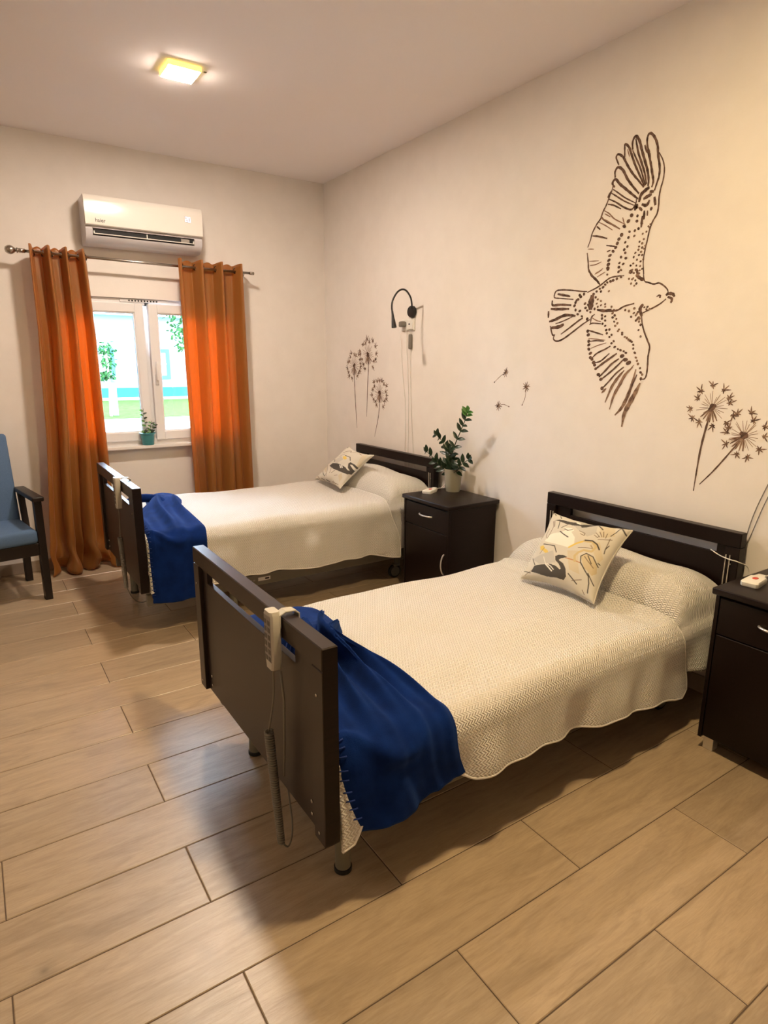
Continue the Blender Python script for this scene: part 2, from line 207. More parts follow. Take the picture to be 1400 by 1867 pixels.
# ------------------------------------------------------------------ mesh helpers
class MB:
    """collects geometry in world coordinates, links it as one mesh object"""
    def __init__(s): s.v = []; s.f = []; s.uv = None; s.mi = []
    def add(s, vs, fs, mi=0):
        o = len(s.v); s.v += [tuple(p) for p in vs]; s.f += [tuple(i+o for i in f) for f in fs]; s.mi += [mi]*len(fs); return s
    def box(s, x0, x1, y0, y1, z0, z1, c=0.0, mi=0, mtx=None):
        if x0 > x1: x0, x1 = x1, x0
        if y0 > y1: y0, y1 = y1, y0
        if z0 > z1: z0, z1 = z1, z0
        c = min(c, .49*(x1-x0), .49*(y1-y0), .49*(z1-z0))
        if c <= 0:
            vs = [(x, y, z) for x in (x0, x1) for y in (y0, y1) for z in (z0, z1)]
            fs = [(0, 1, 3, 2), (4, 6, 7, 5), (0, 4, 5, 1), (2, 3, 7, 6), (0, 2, 6, 4), (1, 5, 7, 3)]
        else:
            bm = bmesh.new(); bmesh.ops.create_cube(bm, size=1)
            for v in bm.verts: v.co = Vector(((x0+x1)/2+v.co.x*(x1-x0), (y0+y1)/2+v.co.y*(y1-y0), (z0+z1)/2+v.co.z*(z1-z0)))
            bmesh.ops.bevel(bm, geom=bm.edges[:], offset=c, segments=1 if c < .004 else 3, profile=.5, affect='EDGES')
            bm.verts.index_update(); vs = [v.co.copy() for v in bm.verts]; fs = [[v.index for v in f.verts] for f in bm.faces]; bm.free()
        if mtx: vs = [mtx @ Vector(v) for v in vs]
        return s.add(vs, fs, mi)
    def tube(s, pts, r, n=8, mi=0, cap=True):
        pts = [Vector(p) for p in pts]; m = len(pts); rs = r if isinstance(r, (list, tuple)) else [r]*m
        up = Vector((0, 0, 1)); T0 = (pts[1]-pts[0]).normalized()
        if abs(T0.z) > .9: up = Vector((1, 0, 0))
        a = T0.cross(up).normalized(); vs = []
        for i, p in enumerate(pts):
            T = (pts[min(i+1, m-1)]-pts[max(i-1, 0)]).normalized()
            a = (a-T*a.dot(T)).normalized(); b = T.cross(a)
            for k in range(n):
                q = 2*PI*k/n; vs.append(p+(a*math.cos(q)+b*math.sin(q))*rs[i])
        fs = [(i*n+k, i*n+(k+1) % n, (i+1)*n+(k+1) % n, (i+1)*n+k) for i in range(m-1) for k in range(n)]
        if cap: fs += [tuple(range(n-1, -1, -1)), tuple((m-1)*n+k for k in range(n))]
        return s.add(vs, fs, mi)
    def lathe(s, prof, c, n=24, mi=0, axis='z'):
        vs = []
        for r, z in prof:
            for k in range(n):
                q = 2*PI*k/n; a, b = r*math.cos(q), r*math.sin(q)
                vs.append({'z': (c[0]+a, c[1]+b, c[2]+z), 'x': (c[0]+z, c[1]+a, c[2]+b), 'y': (c[0]+a, c[1]+z, c[2]+b)}[axis])
        m = len(prof)
        fs = [(i*n+k, i*n+(k+1) % n, (i+1)*n+(k+1) % n, (i+1)*n+k) for i in range(m-1) for k in range(n)]
        fs += [tuple(range(n-1, -1, -1)), tuple((m-1)*n+k for k in range(n))]
        return s.add(vs, fs, mi)
    def grid(s, P, mi=0, closed=False):
        """P: array rows x cols x 3"""
        R, C = P.shape[:2]; vs = P.reshape(-1, 3).tolist()
        fs = [(i*C+j, i*C+j+1, (i+1)*C+j+1, (i+1)*C+j) for i in range(R-1) for j in range(C-1)]
        return s.add(vs, fs, mi)
    def build(s, name, m, parent=None, smooth=False, origin=None, uv=None, color=None):
        me = bpy.data.meshes.new(name)
        if parent is not None: o0 = Vector(parent.get('_o', (0, 0, 0)))
        elif origin is not None: o0 = Vector(origin)
        else: o0 = Vector((0, 0, 0))
        me.from_pydata([(p[0]-o0.x, p[1]-o0.y, p[2]-o0.z) for p in s.v], [], s.f)
        ms = m if isinstance(m, (list, tuple)) else [m]
        for k in ms: me.materials.append(k)
        if len(ms) > 1: me.polygons.foreach_set('material_index', s.mi)
        if smooth == 'auto':
            me.polygons.foreach_set('use_smooth', [True]*len(me.polygons)); me.set_sharp_from_angle(angle=math.radians(35))
        elif smooth: me.polygons.foreach_set('use_smooth', [True]*len(me.polygons))
        if uv is not None:
            l = me.uv_layers.new(name='UVMap'); idx = np.zeros(len(me.loops), dtype=np.int32); me.loops.foreach_get('vertex_index', idx)
            l.data.foreach_set('uv', np.asarray(uv, dtype=np.float32)[idx].ravel())
        if color is not None:
            ca = me.color_attributes.new(name='Print', type='FLOAT_COLOR', domain='POINT')
            ca.data.foreach_set('color', np.concatenate([np.asarray(color), np.ones((len(color), 1))], 1).astype(np.float32).ravel())
        me.update(); ob = bpy.data.objects.new(name, me); COL.objects.link(ob)
        if parent is not None: ob.parent = parent; ob['_o'] = tuple(o0)
        elif origin is not None: ob.location = o0; ob['_o'] = tuple(o0)
        return ob
def tag(o, label=None, cat=None, group=None, kind=None):
    if label: o['label'] = label
    if cat: o['category'] = cat
    if group: o['group'] = group
    if kind: o['kind'] = kind
    return o
def thing(name, label, cat, loc=(0, 0, 0), group=None, kind=None):
    o = bpy.data.objects.new(name, None); o.empty_display_size = .1; COL.objects.link(o); o.location = loc; o['_o'] = tuple(loc)
    return tag(o, label, cat, group, kind)
def catmull(pts, n=8):
    P = [Vector(p) for p in pts]; P = [P[0]*2-P[1]]+P+[P[-1]*2-P[-2]]; out = []
    for i in range(1, len(P)-2):
        for k in range(n):
            t = k/n; a, b, c, d = P[i-1:i+3]
            out.append(.5*((2*b)+(c-a)*t+(2*a-5*b+4*c-d)*t*t+(3*b-3*c+d-a)*t**3))
    out.append(P[-2]); return out
def smooth01(x): x = np.clip(x, 0, 1); return x*x*(3-2*x)

# ------------------------------------------------------------------ the room
XL, XR, YF, YB, ZC = -2.7, 2.72, -2.3, 5.05, 2.98
base = MB().box(XL-.2, XR+.2, YF-.2, YB+.2, -.08, -.002).build('floor', M['grout']); tag(base, kind='structure')
tm_cache = {}
def tile_mesh(lx, ly):
    k = (round(lx, 3), round(ly, 3))
    if k in tm_cache: return tm_cache[k]
    g = .0013; c = .0022; hx, hy = lx/2-g, ly/2-g
    vs = [(sx*hx, sy*hy, -.006) for sx, sy in ((-1, -1), (1, -1), (1, 1), (-1, 1))]
    vs += [(sx*hx, sy*hy, -c) for sx, sy in ((-1, -1), (1, -1), (1, 1), (-1, 1))]
    vs += [(sx*(hx-c), sy*(hy-c), 0) for sx, sy in ((-1, -1), (1, -1), (1, 1), (-1, 1))]
    fs = [(i, (i+1) % 4, 4+(i+1) % 4, 4+i) for i in range(4)]+[(4+i, 4+(i+1) % 4, 8+(i+1) % 4, 8+i) for i in range(4)]+[(8, 9, 10, 11)]
    me = bpy.data.meshes.new('tile'); me.from_pydata(vs, [], fs); me.materials.append(M['tile']); tm_cache[k] = me; return me
TL, TW = .985, .25
k0 = 3.2439
r = int(math.floor((YF-k0)/TW))
while k0+r*TW < YB:
    ya, yb = max(k0+r*TW, YF), min(k0+(r+1)*TW, YB)
    off = .4025 if (r % 2) else -.09      # row just below k0 (r=-1) is the odd one
    n = int(math.floor((XL-off)/TL))
    while off+n*TL < XR:
        xa, xb = max(off+n*TL, XL), min(off+(n+1)*TL, XR)
        if xb-xa > .03 and yb-ya > .02:
            o = bpy.data.objects.new('tile', tile_mesh(xb-xa, yb-ya)); COL.objects.link(o); o.parent = base
            o.location = ((xa+xb)/2, (ya+yb)/2, random.uniform(-.0003, .0003))
        n += 1
    r += 1
tag(MB().box(XL-.2, XR+.2, YF-.2, YB+.2, ZC, ZC+.15).build('ceiling', M['ceiling']), kind='structure')
WX0, WX1, WZ0, WZ1 = .50, 1.885, .885, 1.97
b = MB(); b.box(XL-.2, WX0, YB, YB+.22, 0, ZC); b.box(WX1, XR+.2, YB, YB+.22, 0, ZC); b.box(WX0, WX1, YB, YB+.22, 0, WZ0); b.box(WX0, WX1, YB, YB+.22, WZ1, ZC)
tag(b.build('wall_back', M['wall']), kind='structure')
tag(MB().box(XR, XR+.2, YF-.2, YB, 0, ZC).build('wall_right', M['wall']), kind='structure')
tag(MB().box(XL-.2, XL, YF-.2, YB, 0, ZC).build('wall_left', M['wall']), kind='structure')
tag(MB().box(XL, XR, YF-.2, YF, 0, ZC).build('wall_front', M['wall']), kind='structure')
M['skirt'] = mat('skirting_tile', (.34, .27, .21), .5)
def skirting(name, along, runs):
    root = MB().box(*runs, 0.0, .083, 0).build(name, M['skirt']); tag(root, kind='structure'); return root
skirting('baseboard_back', 'x', (XL, XR, YB-.004, YB))
pb = bpy.data.objects['baseboard_back']
xs = [-.60+.985*i for i in range(-2, 4)]
for i in range(len(xs)):
    xa, xb = max(xs[i], XL), min(xs[i]+.985, XR-.012)
    if xb-xa > .05: MB().box(xa+.001, xb-.001, YB-.012, YB-.004, .001, .085, .002).build('tile', M['skirt'], pb)
skirting('baseboard_right', 'y', (XR-.004, XR, YF, YB-.012))
pb = bpy.data.objects['baseboard_right']; y = YF
while y < YB-.1:
    yb_ = min(y+.985, YB-.012); MB().box(XR-.012, XR-.004, y+.001, yb_-.001, .001, .085, .002).build('tile', M['skirt'], pb); y += .985

# ------------------------------------------------------------------ window
win = thing('window_1', None, None, (1.19, 5.08, .885), kind='structure'); 
def frame(x0, x1, z0, z1, wd, y0, y1, c=.004, mtx=None):
    q = MB(); q.box(x0, x0+wd, y0, y1, z0, z1, c, mtx=mtx); q.box(x1-wd, x1, y0, y1, z0, z1, c, mtx=mtx)
    q.box(x0+wd-.001, x1-wd+.001, y0, y1, z0, z0+wd, c, mtx=mtx); q.box(x0+wd-.001, x1-wd+.001, y0, y1, z1-wd, z1, c, mtx=mtx); return q
fb = frame(WX0, WX1, WZ0, WZ1, .045, 5.075, 5.15); fb.box(1.165, 1.215, 5.085, 5.15, WZ0+.04, WZ1-.04, .003)
fb.build('window_frame', M['upvc'], win)
def sash(x0, x1, tilt, handle):
    z0, z1 = WZ0+.035, WZ1-.035
    mtx = Matrix.Translation((0, 5.09, z0)) @ Matrix.Rotation(tilt, 4, 'X') @ Matrix.Translation((0, -5.09, -z0))
    q = frame(x0, x1, z0, z1, .064, 5.055, 5.11, .005, mtx); q2 = frame(x0+.058, x1-.058, z0+.058, z1-.058, .014, 5.063, 5.10, .004, mtx)
    q.add(q2.v, q2.f); s_ = q.build('sash', M['upvc'], win)
    MB().box(x0+.065, x1-.065, 5.078, 5.084, z0+.065, z1-.065, mtx=mtx).build('pane', M['glass'], s_)
    g = frame(x0+.071, x1-.071, z0+.071, z1-.071, .003, 5.074, 5.088, 0, mtx); g.build('gasket', M['rubber'], s_)
    if handle:
        h = MB(); xh = x0+.03
        h.box(xh-.014, xh+.014, 5.043, 5.056, z0+.42, z0+.50, .008, mtx=mtx); h.box(xh-.010, xh+.010, 5.015, 5.030, z0+.455, z0+.60, .009, mtx=mtx); h.box(xh-.008, xh+.008, 5.02, 5.05, z0+.455, z0+.475, .005, mtx=mtx)
        h.build('handle', M['upvc'], s_, smooth='auto')
        MB().box(x0-.012, x0+.02, 5.075, 5.10, z1-.012, z1+.012, .002).build('hinge', M['rubber'], s_)
sash(.53, 1.178, 0, False); sash(1.205, 1.855, math.radians(2.4), True)
v = MB(); v.box(1.02, 1.36, 5.066, 5.076, WZ1-.026, WZ1-.004, .002); vent = v.build('vent', M['upvc'], win)
v = MB()
for i in range(10): v.box(1.08+i*.022, 1.091+i*.022, 5.0645, 5.067, WZ1-.0205, WZ1-.0095)
v.build('slot', M['dark'], vent)
tag(MB().box(.44, 1.95, 4.985, 5.09, .862, .886, .004).build('trim_1', M['marble']), kind='structure')

# ------------------------------------------------------------------ ceiling lamps, the two on the left added as fill
def ceiling_lamp(x, y, face, label):
    t = thing('ceiling_lamp', label, 'lamp', (x, y, ZC))
    MB().box(x-.085, x+.085, y-.085, y+.085, ZC-.024, ZC, .003).build('housing', M['lamprim'], t)
    MB().box(x-.079, x+.079, y-.079, y+.079, ZC-.0264, ZC-.022, .001).build('diffuser', face, t)
    return t
t = ceiling_lamp(1.125, 3.62, M['lampface'], 'small square glowing ceiling lamp near the window end of the room')
MB().box(1.235, 1.25, 3.575, 3.585, ZC-.004, ZC, .001).build('screw_cap', M['bedmetal'], t)
ceiling_lamp(1.20, 1.05, M['lampface_b'], 'second square ceiling lamp above the near bed, out of the picture')
ceiling_lamp(-1.30, 3.62, M['lampface_fill'], 'added dim fill lamp on the ceiling left of the window, beyond the picture edge')  # unseen lamp, added as fill to even out walls and ceiling
ceiling_lamp(-1.30, 1.05, M['lampface_fill'], 'added dim fill lamp on the ceiling beside the camera, left of the picture')  # second unseen lamp, added only for fill

# ------------------------------------------------------------------ hospital beds
def bed(y0, y1, zt, dx, label, dl):
    """y0,y1 = near and far edge of the end boards, zt = top of the boards"""
    t = thing('hospital_bed', label, 'bed', (1.7, (y0+y1)/2, 0), 'hospital beds with dark end boards')
    def board(name, xf, face, slot):
        # face -1: the show side looks to -x; posts and rail stand proud of the panel
        zb = zt-.585; th = .046; r_ = MB().box(xf, xf+th, y0, y1, zt-.064, zt, .003).build(name, M['wenge'] if name == 'headboard' else M['brown'], t, smooth=False)
        mm = M['wenge'] if name == 'headboard' else M['brown']
        for a, c in ((y0, y0+.062), (y1-.062, y1)):
            MB().box(xf, xf+th, a, c, zb, zt-.0655, .002).build('post', mm, r_)
        p0, p1 = (xf+.016, xf+.036)
        q = MB(); q.box(p0, p1, y0+.06, y1-.06, zb+.002, slot[2], .001); q.box(p0, p1, y0+.06, slot[0], slot[2]-.001, zt-.064); q.box(p0, p1, slot[1], y1-.06, slot[2]-.001, zt-.064)
        q.build('panel', mm, r_)
        q = MB()
        sx = xf if face < 0 else xf
        for yy, zz in ((y0+.032, zt-.14), (y0+.032, zb+.03), (y1-.032, zt-.14), (y1-.032, zb+.03)):
            MB().lathe([(.0045, 0), (.0045, -.0025), (.003, -.0035)], (sx, yy, zz), 10, axis='x').build('screw', M['chrome'], r_)
        for yy in (y0+.105, y1-.105):
            for zz in (zb+.075, zb+.035): MB().lathe([(.0055, 0), (.0055, -.003), (.004, -.004)], (p0, yy, zz), 10, axis='x').build('screw', M['chrome'], r_)
        
        return r_
    fb_ = board('footboard', .655+dx, -1, (y0+.19, y1-.115, zt-.122))
    hb = board('headboard', 2.650, -1, (y0+.105, y1-.155, zt-.108))
    q = MB().box(.656+dx+.0, .700+dx, y0-.0008, y0, zt-.58, zt-.004).build('edge_band', M['wenge'], fb_)
    # lying surface, side rails, cross members
    zr = .165
    for yy in (y0+.085, y1-.115):
        MB().box(.70, 2.65, yy, yy+.03, zr, zr+.07, .004).build('side_rail', M['bedmetal'], t)
    q = MB()
    for xx in (.76, 1.2, 1.7, 2.2, 2.56): q.box(xx, xx+.04, y0+.11, y1-.11, zr+.02, zr+.06, .003)
    for xx in (.8, 1.3, 1.9, 2.3): q.box(xx, xx+.02, y0+.16, y1-.16, zt-.585+.02, zt-.585+.05)
    q.box(.76, 2.6, y0+.12, y0+.15, zt-.56, zt-.53); q.box(.76, 2.6, y1-.15, y1-.12, zt-.56, zt-.53)
    q.build('cross_bars', M['bedmetal'], t)
    for (xx, yy, head) in (((.778, y0+.125, 0), (.778, y0+.82, 0)) if y0 < 2 else ((1.22, y0+.15, 0), (.778, y0+.83, 0))):
        q = MB().lathe([(.024, .012), (.024, .235)], (xx, yy, 0), 20); l_ = q.build('leg', M['legmetal'], t, smooth='auto')
        MB().lathe([(.024, 0), (.0275, .002), (.0275, .014), (.0245, .016)], (xx, yy, 0), 20).build('foot_cap', M['rubber'], l_, smooth='auto')
    for yy in (y0+.14, y1-.14):
        xx = 2.44
        l_ = MB().box(xx-.018, xx+.018, yy-.014, yy+.014, .09, .20, .003).build('leg', M['bedmetal'], t)
        c_ = MB(); c_.lathe([(.02, -.012), (.046, -.012), (.05, -.008), (.05, .008), (.046, .012), (.02, .012)], (xx-.02, yy, .05), 28, axis='y')
        c_.build('castor_wheel', M['rubber'], l_, smooth='auto')
        MB().lathe([(.004, -.015), (.036, -.0145), (.036, .0145), (.004, .015)], (xx-.02, yy, .05), 24, axis='y').build('wheel_cover', M['bedmetal'], l_, smooth='auto')
        MB().box(xx-.035, xx+.015, yy-.02, yy+.02, .088, .106, .006).build('castor_fork', M['bedmetal'], l_)
    for yy in (y0+.035, y0+.052, y1-.035, y1-.052):
        MB().tube([(2.646, yy, zt-.235), (2.646, yy, zt-.10)], .0028, 8).build('guide_rod', M['steel'], hb)
    return t
B1 = bed(1.265, 2.335, .810, 0, 'dark-framed hospital bed in the foreground with brown footboard and coiled cord', 0)
B2 = bed(3.370, 4.425, .862, .0, 'dark-framed hospital bed by the window beneath the curtains', 0)
st = MB().box(1.36, 1.44, 3.4535, 3.4551, .192, .214).build('label', M['white'], B2)
q = MB()
for i in range(7): q.box(1.20+i*.021, 1.214+i*.021, 3.4535, 3.4551, .196+.003*(i % 2), .206)
q.build('lettering', M['keypad'], B2)
q = MB(); q.box(1.405, 1.432, 3.4528, 3.4536, .198, .208); q.build('mark', M['dark'], st)

# bedding ------------------------------------------------------------
def drape_fn(c, hw, zt, zhem, seed=0, pillow=True, xh=2.22):
    r_ = .07; F = hw-r_; Q = r_*PI/2
    def P(x, a, off=0.0, extra=0.0):
        """x along the bed, a signed arc from the centre line (+ towards the camera side)"""
        x = np.asarray(x, float); a = np.asarray(a, float)
        tuck = .045*smooth01((.86-x)/.16)
        s = np.sign(a); A = np.abs(a)
        th = np.clip((A-F)/r_, 0, PI/2); d = np.maximum(A-F-Q, 0)
        yy = np.where(A <= F, A, F+r_*np.sin(th)); zz = np.where(A <= F, 0, -r_*(1-np.cos(th)))-d
        wv = (.012*np.sin(x*10.5+seed)+.010*np.sin(x*21+1.7*seed+.6)+.006*np.sin(x*37+seed))*smooth01(d/.14)
        yy = yy+wv+.05*d+off*np.where(A <= F, 0, np.sin(th)); zz = zz+off*np.where(A <= F, 1, np.cos(th))
        yy = yy-tuck*smooth01((A-F+.05)/.15)
        topf = smooth01((F+.05-A)/.12)
        und = .0045*np.sin(x*7+a*5+seed)+.003*np.sin(x*13-a*11)+.0025*np.sin(x*3+a*17)
        if pillow:
            px = smooth01((x-xh)/.17)*(1-.35*smooth01((x-2.50)/.2))
            pn = np.clip((.50-A)/.24, 0, 1); pn = np.sqrt(1-(1-pn)**2)
            und = und+.158*px*pn*(1+.05*np.sin(a*9+x*6))
            sag = .012*np.exp(-((x-xh+.02)/.035)**2)*topf; und = und-sag
        z = zt+zz+und*np.where(A < F+.05, 1, np.clip(1-(A-F-.05)/.05, 0, 1))+extra
        return np.stack([x, c-s*yy, z], -1)
    return P, F, Q, r_
def spread(c, hw, zt, hem_x, hem_z, label, seed, group):
    P, F, Q, r_ = drape_fn(c, hw, zt, None, seed)
    def part(xa, xb, nx, hx, hz, off, extra_edge=None):
        X = np.linspace(xa, xb, nx); nt = 190; V = np.zeros((nx, nt, 3)); UV = np.zeros((nx, nt, 2))
        for i, x in enumerate(X):
            zh = np.interp(x, hx, hz); d = zt-r_-zh+.006*math.sin(x*11+seed)+.003*math.sin(x*29)
            L = F+Q+d; a = np.linspace(-L, L, nt)
            ex = np.zeros(nt)
            V[i] = P(np.full(nt, x), a, off); UV[i, :, 0] = x; UV[i, :, 1] = a
            if extra_edge is not None: V[i] += extra_edge(x, a)
        seg = np.linalg.norm(np.diff(V[:, int(nt*.52)], axis=0), axis=1); UV[:, :, 0] = xa+np.concatenate([[0], np.cumsum(seg)])[:, None]
        return V, UV
    root = None
    V, UV = part(.708, 2.265, 230, hem_x, hem_z, .007, lambda x, a: np.stack([.075*smooth01((x-1.95)/.315)**2*smooth01((np.abs(a)-F-.03)/.30), 0*a, 0*a], -1))
    mb = MB().grid(V); root = mb.build('bedspread', M['spread'], None, True, (1.5, c, zt), UV.reshape(-1, 2)); tag(root, label, 'bedspread', group)
    sm = root.modifiers.new('thickness', 'SOLIDIFY'); sm.thickness = .007; sm.offset = 0
    V, UV = part(2.17, 2.640, 90, [2.1, 2.3, 2.7], [.26, .275, .285], 0, lambda x, a: np.stack([0*a, 0*a, -.042*math.exp(-((x-2.280)/.022)**2)*(1-smooth01((np.abs(a)-F)/.1))], -1))
    pc = MB().grid(V).build('pillow_cover', M['spread'], root, True, None, UV.reshape(-1, 2)); sm = pc.modifiers.new('thickness', 'SOLIDIFY'); sm.thickness = .006; sm.offset = 0
    # hem roll along the near and far edge
    for side in (1, -1):
        pts = []
        for x in np.linspace(.708, 2.265, 120):
            zh = np.interp(x, hem_x, hem_z); d = zt-r_-zh+.006*math.sin(x*11+seed)+.003*math.sin(x*29)
            q = P(np.array([x]), np.array([side*(F+Q+d)]), .007)[0]; q[0] += .075*float(smooth01((x-1.95)/.315)**2*smooth01((Q+d-.03)/.30)); pts.append(tuple(q))
        MB().tube(pts, .0055, 6).build('hem', M['spread'], root, True)
    x = 2.262; zh = np.interp(x, hem_x, hem_z); L = F+Q+zt-r_-zh; pts = []
    for a in np.linspace(-L, L, 110):
        q = P(np.array([x]), np.array([a]), .008)[0]; q[0] += .003+.075*float(smooth01((x-1.95)/.315)**2*smooth01((abs(a)-F-.03)/.30)); pts.append(tuple(q))
    MB().tube(pts, .0045, 8).build('head_edge', M['spread'], root, True)
    return P, F, Q, r_
hem_x = [.70, .85, 1.15, 1.5, 1.85, 2.1, 2.27]
S1 = spread(1.780, .525, .485, [.70, .75, .80, 1.08, 1.16, 1.5, 1.85, 2.1, 2.2, 2.24, 2.27], [.195, .20, .30, .305, .262, .25, .238, .20, .17, .165, .20], 'cream woven bedspread covering the bed in the foreground', 0.4, 'cream woven bedspreads')
S2 = spread(3.880, .525, .590, hem_x, [.27, .275, .285, .275, .262, .262, .225], 'cream woven bedspread covering the bed by the window', 2.1, 'cream woven bedspreads')
for c_, zt_, hz in ((1.795, .47, .27), (3.895, .575, .33)):
    tag(MB().box(.72, 2.62, c_-.455, c_+.44, (.292 if c_ < 2 else .345), zt_-.012, .04).build('mattress', M['white_fabric'], None, True, (1.6, c_, hz)), 'mattress hidden under the cream bedspread of the '+('foreground bed' if c_ < 2 else 'bed by the window'), 'mattress', 'mattresses')

def blanket(S, rows, label, nfold, hem_extra, seed, left_stitch, loop=None):
    P, F, Q, r_ = S
    rows = np.array(rows, float); A = rows[:, 0]; na, nt = 170, 120
    aa = np.linspace(A[0], A[-1], na); V = np.zeros((na, nt, 3)); T = np.linspace(0, 1, nt)
    def cub(col, a):
        # smooth interpolation of the row table
        k = np.searchsorted(A, a)-1; k = min(max(k, 0), len(A)-2); t = (a-A[k])/(A[k+1]-A[k])
        y0, y1 = rows[k, col], rows[k+1, col]; m0 = (rows[min(k+1, len(A)-1), col]-rows[max(k-1, 0), col])/(A[min(k+1, len(A)-1)]-A[max(k-1, 0)]); m1 = (rows[min(k+2, len(A)-1), col]-rows[k, col])/(A[min(k+2, len(A)-1)]-A[k]); h = A[k+1]-A[k]
        return (2*t**3-3*t**2+1)*y0+(t**3-2*t**2+t)*h*m0+(-2*t**3+3*t**2)*y1+(t**3-t**2)*h*m1
    for i, a in enumerate(aa):
        xl, xr, amp, lift = (cub(j, a) for j in (1, 2, 3, 4)); amp = max(amp, .002)
        prog = (a-A[0])/(A[-1]-A[0]); late = smooth01((prog-.8)/.2)
        al = a+late*(1-T)*hem_extra[0]+late*T*hem_extra[1]
        ph = 2*PI*nfold*(T**1.15)+seed+1.3*math.sin(a*4+seed)
        fold = amp*1.5*(.5+.5*np.sin(ph))**1.4+amp*.6*(.5+.5*np.sin(2.3*ph+1+a*9))
        far = smooth01((a+.26)/.16) if a < 0 else 1.0; fold = fold*(.12+.88*far)
        X = xl+(xr-xl)*T+far*amp*.22*np.sin(ph+1.2)*np.sin(PI*T)
        X += .0035*np.sin(T*3)*np.sin(a*60)*0
        edge = np.clip(np.minimum(T, 1-T)/.10, 0, 1)
        crease = .018*np.exp(-((a-.44-.10*np.sin(T*PI))/.022)**2)*np.sin(PI*np.clip(T*1.35, 0, 1))
        V[i] = P(X, al, .013+fold*(.25+.75*edge)+lift*np.sin(PI*T)**.8+crease-.006*(1-edge))
    sc_ = .004*np.abs(np.sin(np.arange(na)/na*PI*42)); V[:, 0, 0] -= sc_; V[:, 1, 0] -= sc_*.5
    root = MB().grid(V).build('fleece_blanket', M['fleece'], None, True, (1, float(V[..., 1].mean()), .5)); tag(root, label, 'blanket', 'blue fleece blankets')
    sm = root.modifiers.new('thickness', 'SOLIDIFY'); sm.thickness = .009; sm.offset = 1
    n = left_stitch
    for k in range(n):
        i = int((.30+.68*k/n)*na); p = Vector(V[i, 0]); p2 = Vector(V[i, 6]); m_ = (p+p2)/2
        nn = Vector((0, -1, .5)).normalized()*.007 if i > na*.75 else Vector((0, -.4, 1)).normalized()*.007
        MB().tube([p, m_+nn, p2+nn*.6], .0022, 5).build('stitch', M['stitch'], root, True)
    if loop:
        q = MB(); pts = catmull(loop, 10); q.tube(pts, [.008+.020*math.sin(PI*min(1, .15+.85*i/len(pts))) for i in range(len(pts))], 12); q.build('rolled_fold', M['fleece'], root, True)
    return root
rows1 = [(-.50, .77, 1.05, .004, .012), (-.43, .745, 1.115, .006, .022), (-.30, .745, 1.125, .010, .034), (-.18, .76, 1.10, .024, .040), (-.10, .79, 1.06, .045, .04), (-.03, .82, .985, .06, .012), (.03, .81, .975, .062, .008), (.14, .775, 1.04, .046, .012),
         (.25, .75, 1.07, .034, .008), (.36, .733, 1.095, .020, .004), (.46, .722, 1.105, .008, .004), (.56, .716, 1.10, .004, .002), (.64, .738, 1.115, .004, 0), (.71, .768, 1.14, .004, 0)]
blanket(S1, rows1, 'blue fleece blanket bunched over the foot of the foreground bed', 3.3, (.045, -.015), 0.5, 34)
rows2 = [(-.44, .92, 1.10, .006, .03), (-.34, .90, 1.13, .010, .05), (-.24, .88, 1.11, .012, .055), (-.14, .84, 1.08, .018, .055), (-.02, .78, 1.07, .024, .045), (.12, .745, 1.065, .024, .03),
         (.28, .728, 1.055, .02, .012), (.42, .72, 1.045, .010, .006), (.54, .716, 1.03, .004, .004), (.66, .713, 1.028, .004, 0), (.80, .715, 1.022, .004, 0), (.875, .718, 1.02, .004, 0)]
blanket(S2, rows2, 'blue fleece blanket bunched over the foot of the bed by the window', 2.2, (.0, .0), 2.2, 34,
        [(.735, 4.02, .655), (.82, 4.05, .668), (.90, 4.03, .665), (.95, 3.96, .655), (.955, 3.86, .625)])

# cushions -----------------------------------------------------------
PRINTC = {'k': (.035, .030, .028), 'b': (.16, .11, .075), 'w': (.80, .77, .68), 'y': (.70, .50, .10), 'o': (.45, .20, .08), 't': (.55, .43, .22), 'g': (.36, .35, .33), 'c': (.55, .45, .28)}
def paint(code, n):
    U, V_ = np.meshgrid(np.linspace(0, 1, n), np.linspace(0, 1, n), indexing='xy')
    C = np.zeros((n, n, 3)); C[:] = (.60, .565, .49)
    nz = .5+.25*np.sin(U*9+3*np.sin(V_*7))+.25*np.sin(V_*11+2*np.sin(U*8+1)); C = C*(1-.10*nz[..., None])+np.array((.60, .50, .26))*.10*nz[..., None]
    for item in code.split(';'):
        a = item.split(); kind, col, wd = a[0][0], a[0][1], float(a[0][2:])/1000
        pts = np.array([[float(q) for q in s.split(',')] for s in a[1:]])/1000
        if kind == 'P':
            m = np.zeros((n, n), bool); j = len(pts)-1
            for i in range(len(pts)):
                xi, yi = pts[i]; xj, yj = pts[j]
                cond = ((yi > V_) != (yj > V_)) & (U < (xj-xi)*(V_-yi)/(yj-yi+1e-12)+xi); m ^= cond; j = i
            al = m*(.45 if col in 'gt' else .93)
        else:
            dm = np.full((n, n), 9.)
            for (p, q) in zip(pts[:-1], pts[1:]):
                dx, dy = q-p; L = dx*dx+dy*dy+1e-12; t = np.clip(((U-p[0])*dx+(V_-p[1])*dy)/L, 0, 1)
                dm = np.minimum(dm, np.hypot(U-p[0]-t*dx, V_-p[1]-t*dy))
            al = np.clip((wd/2+.002-dm)/.003, 0, 1)*.95
        C = C*(1-al[..., None])+np.array(PRINTC[col])*al[..., None]
    return C
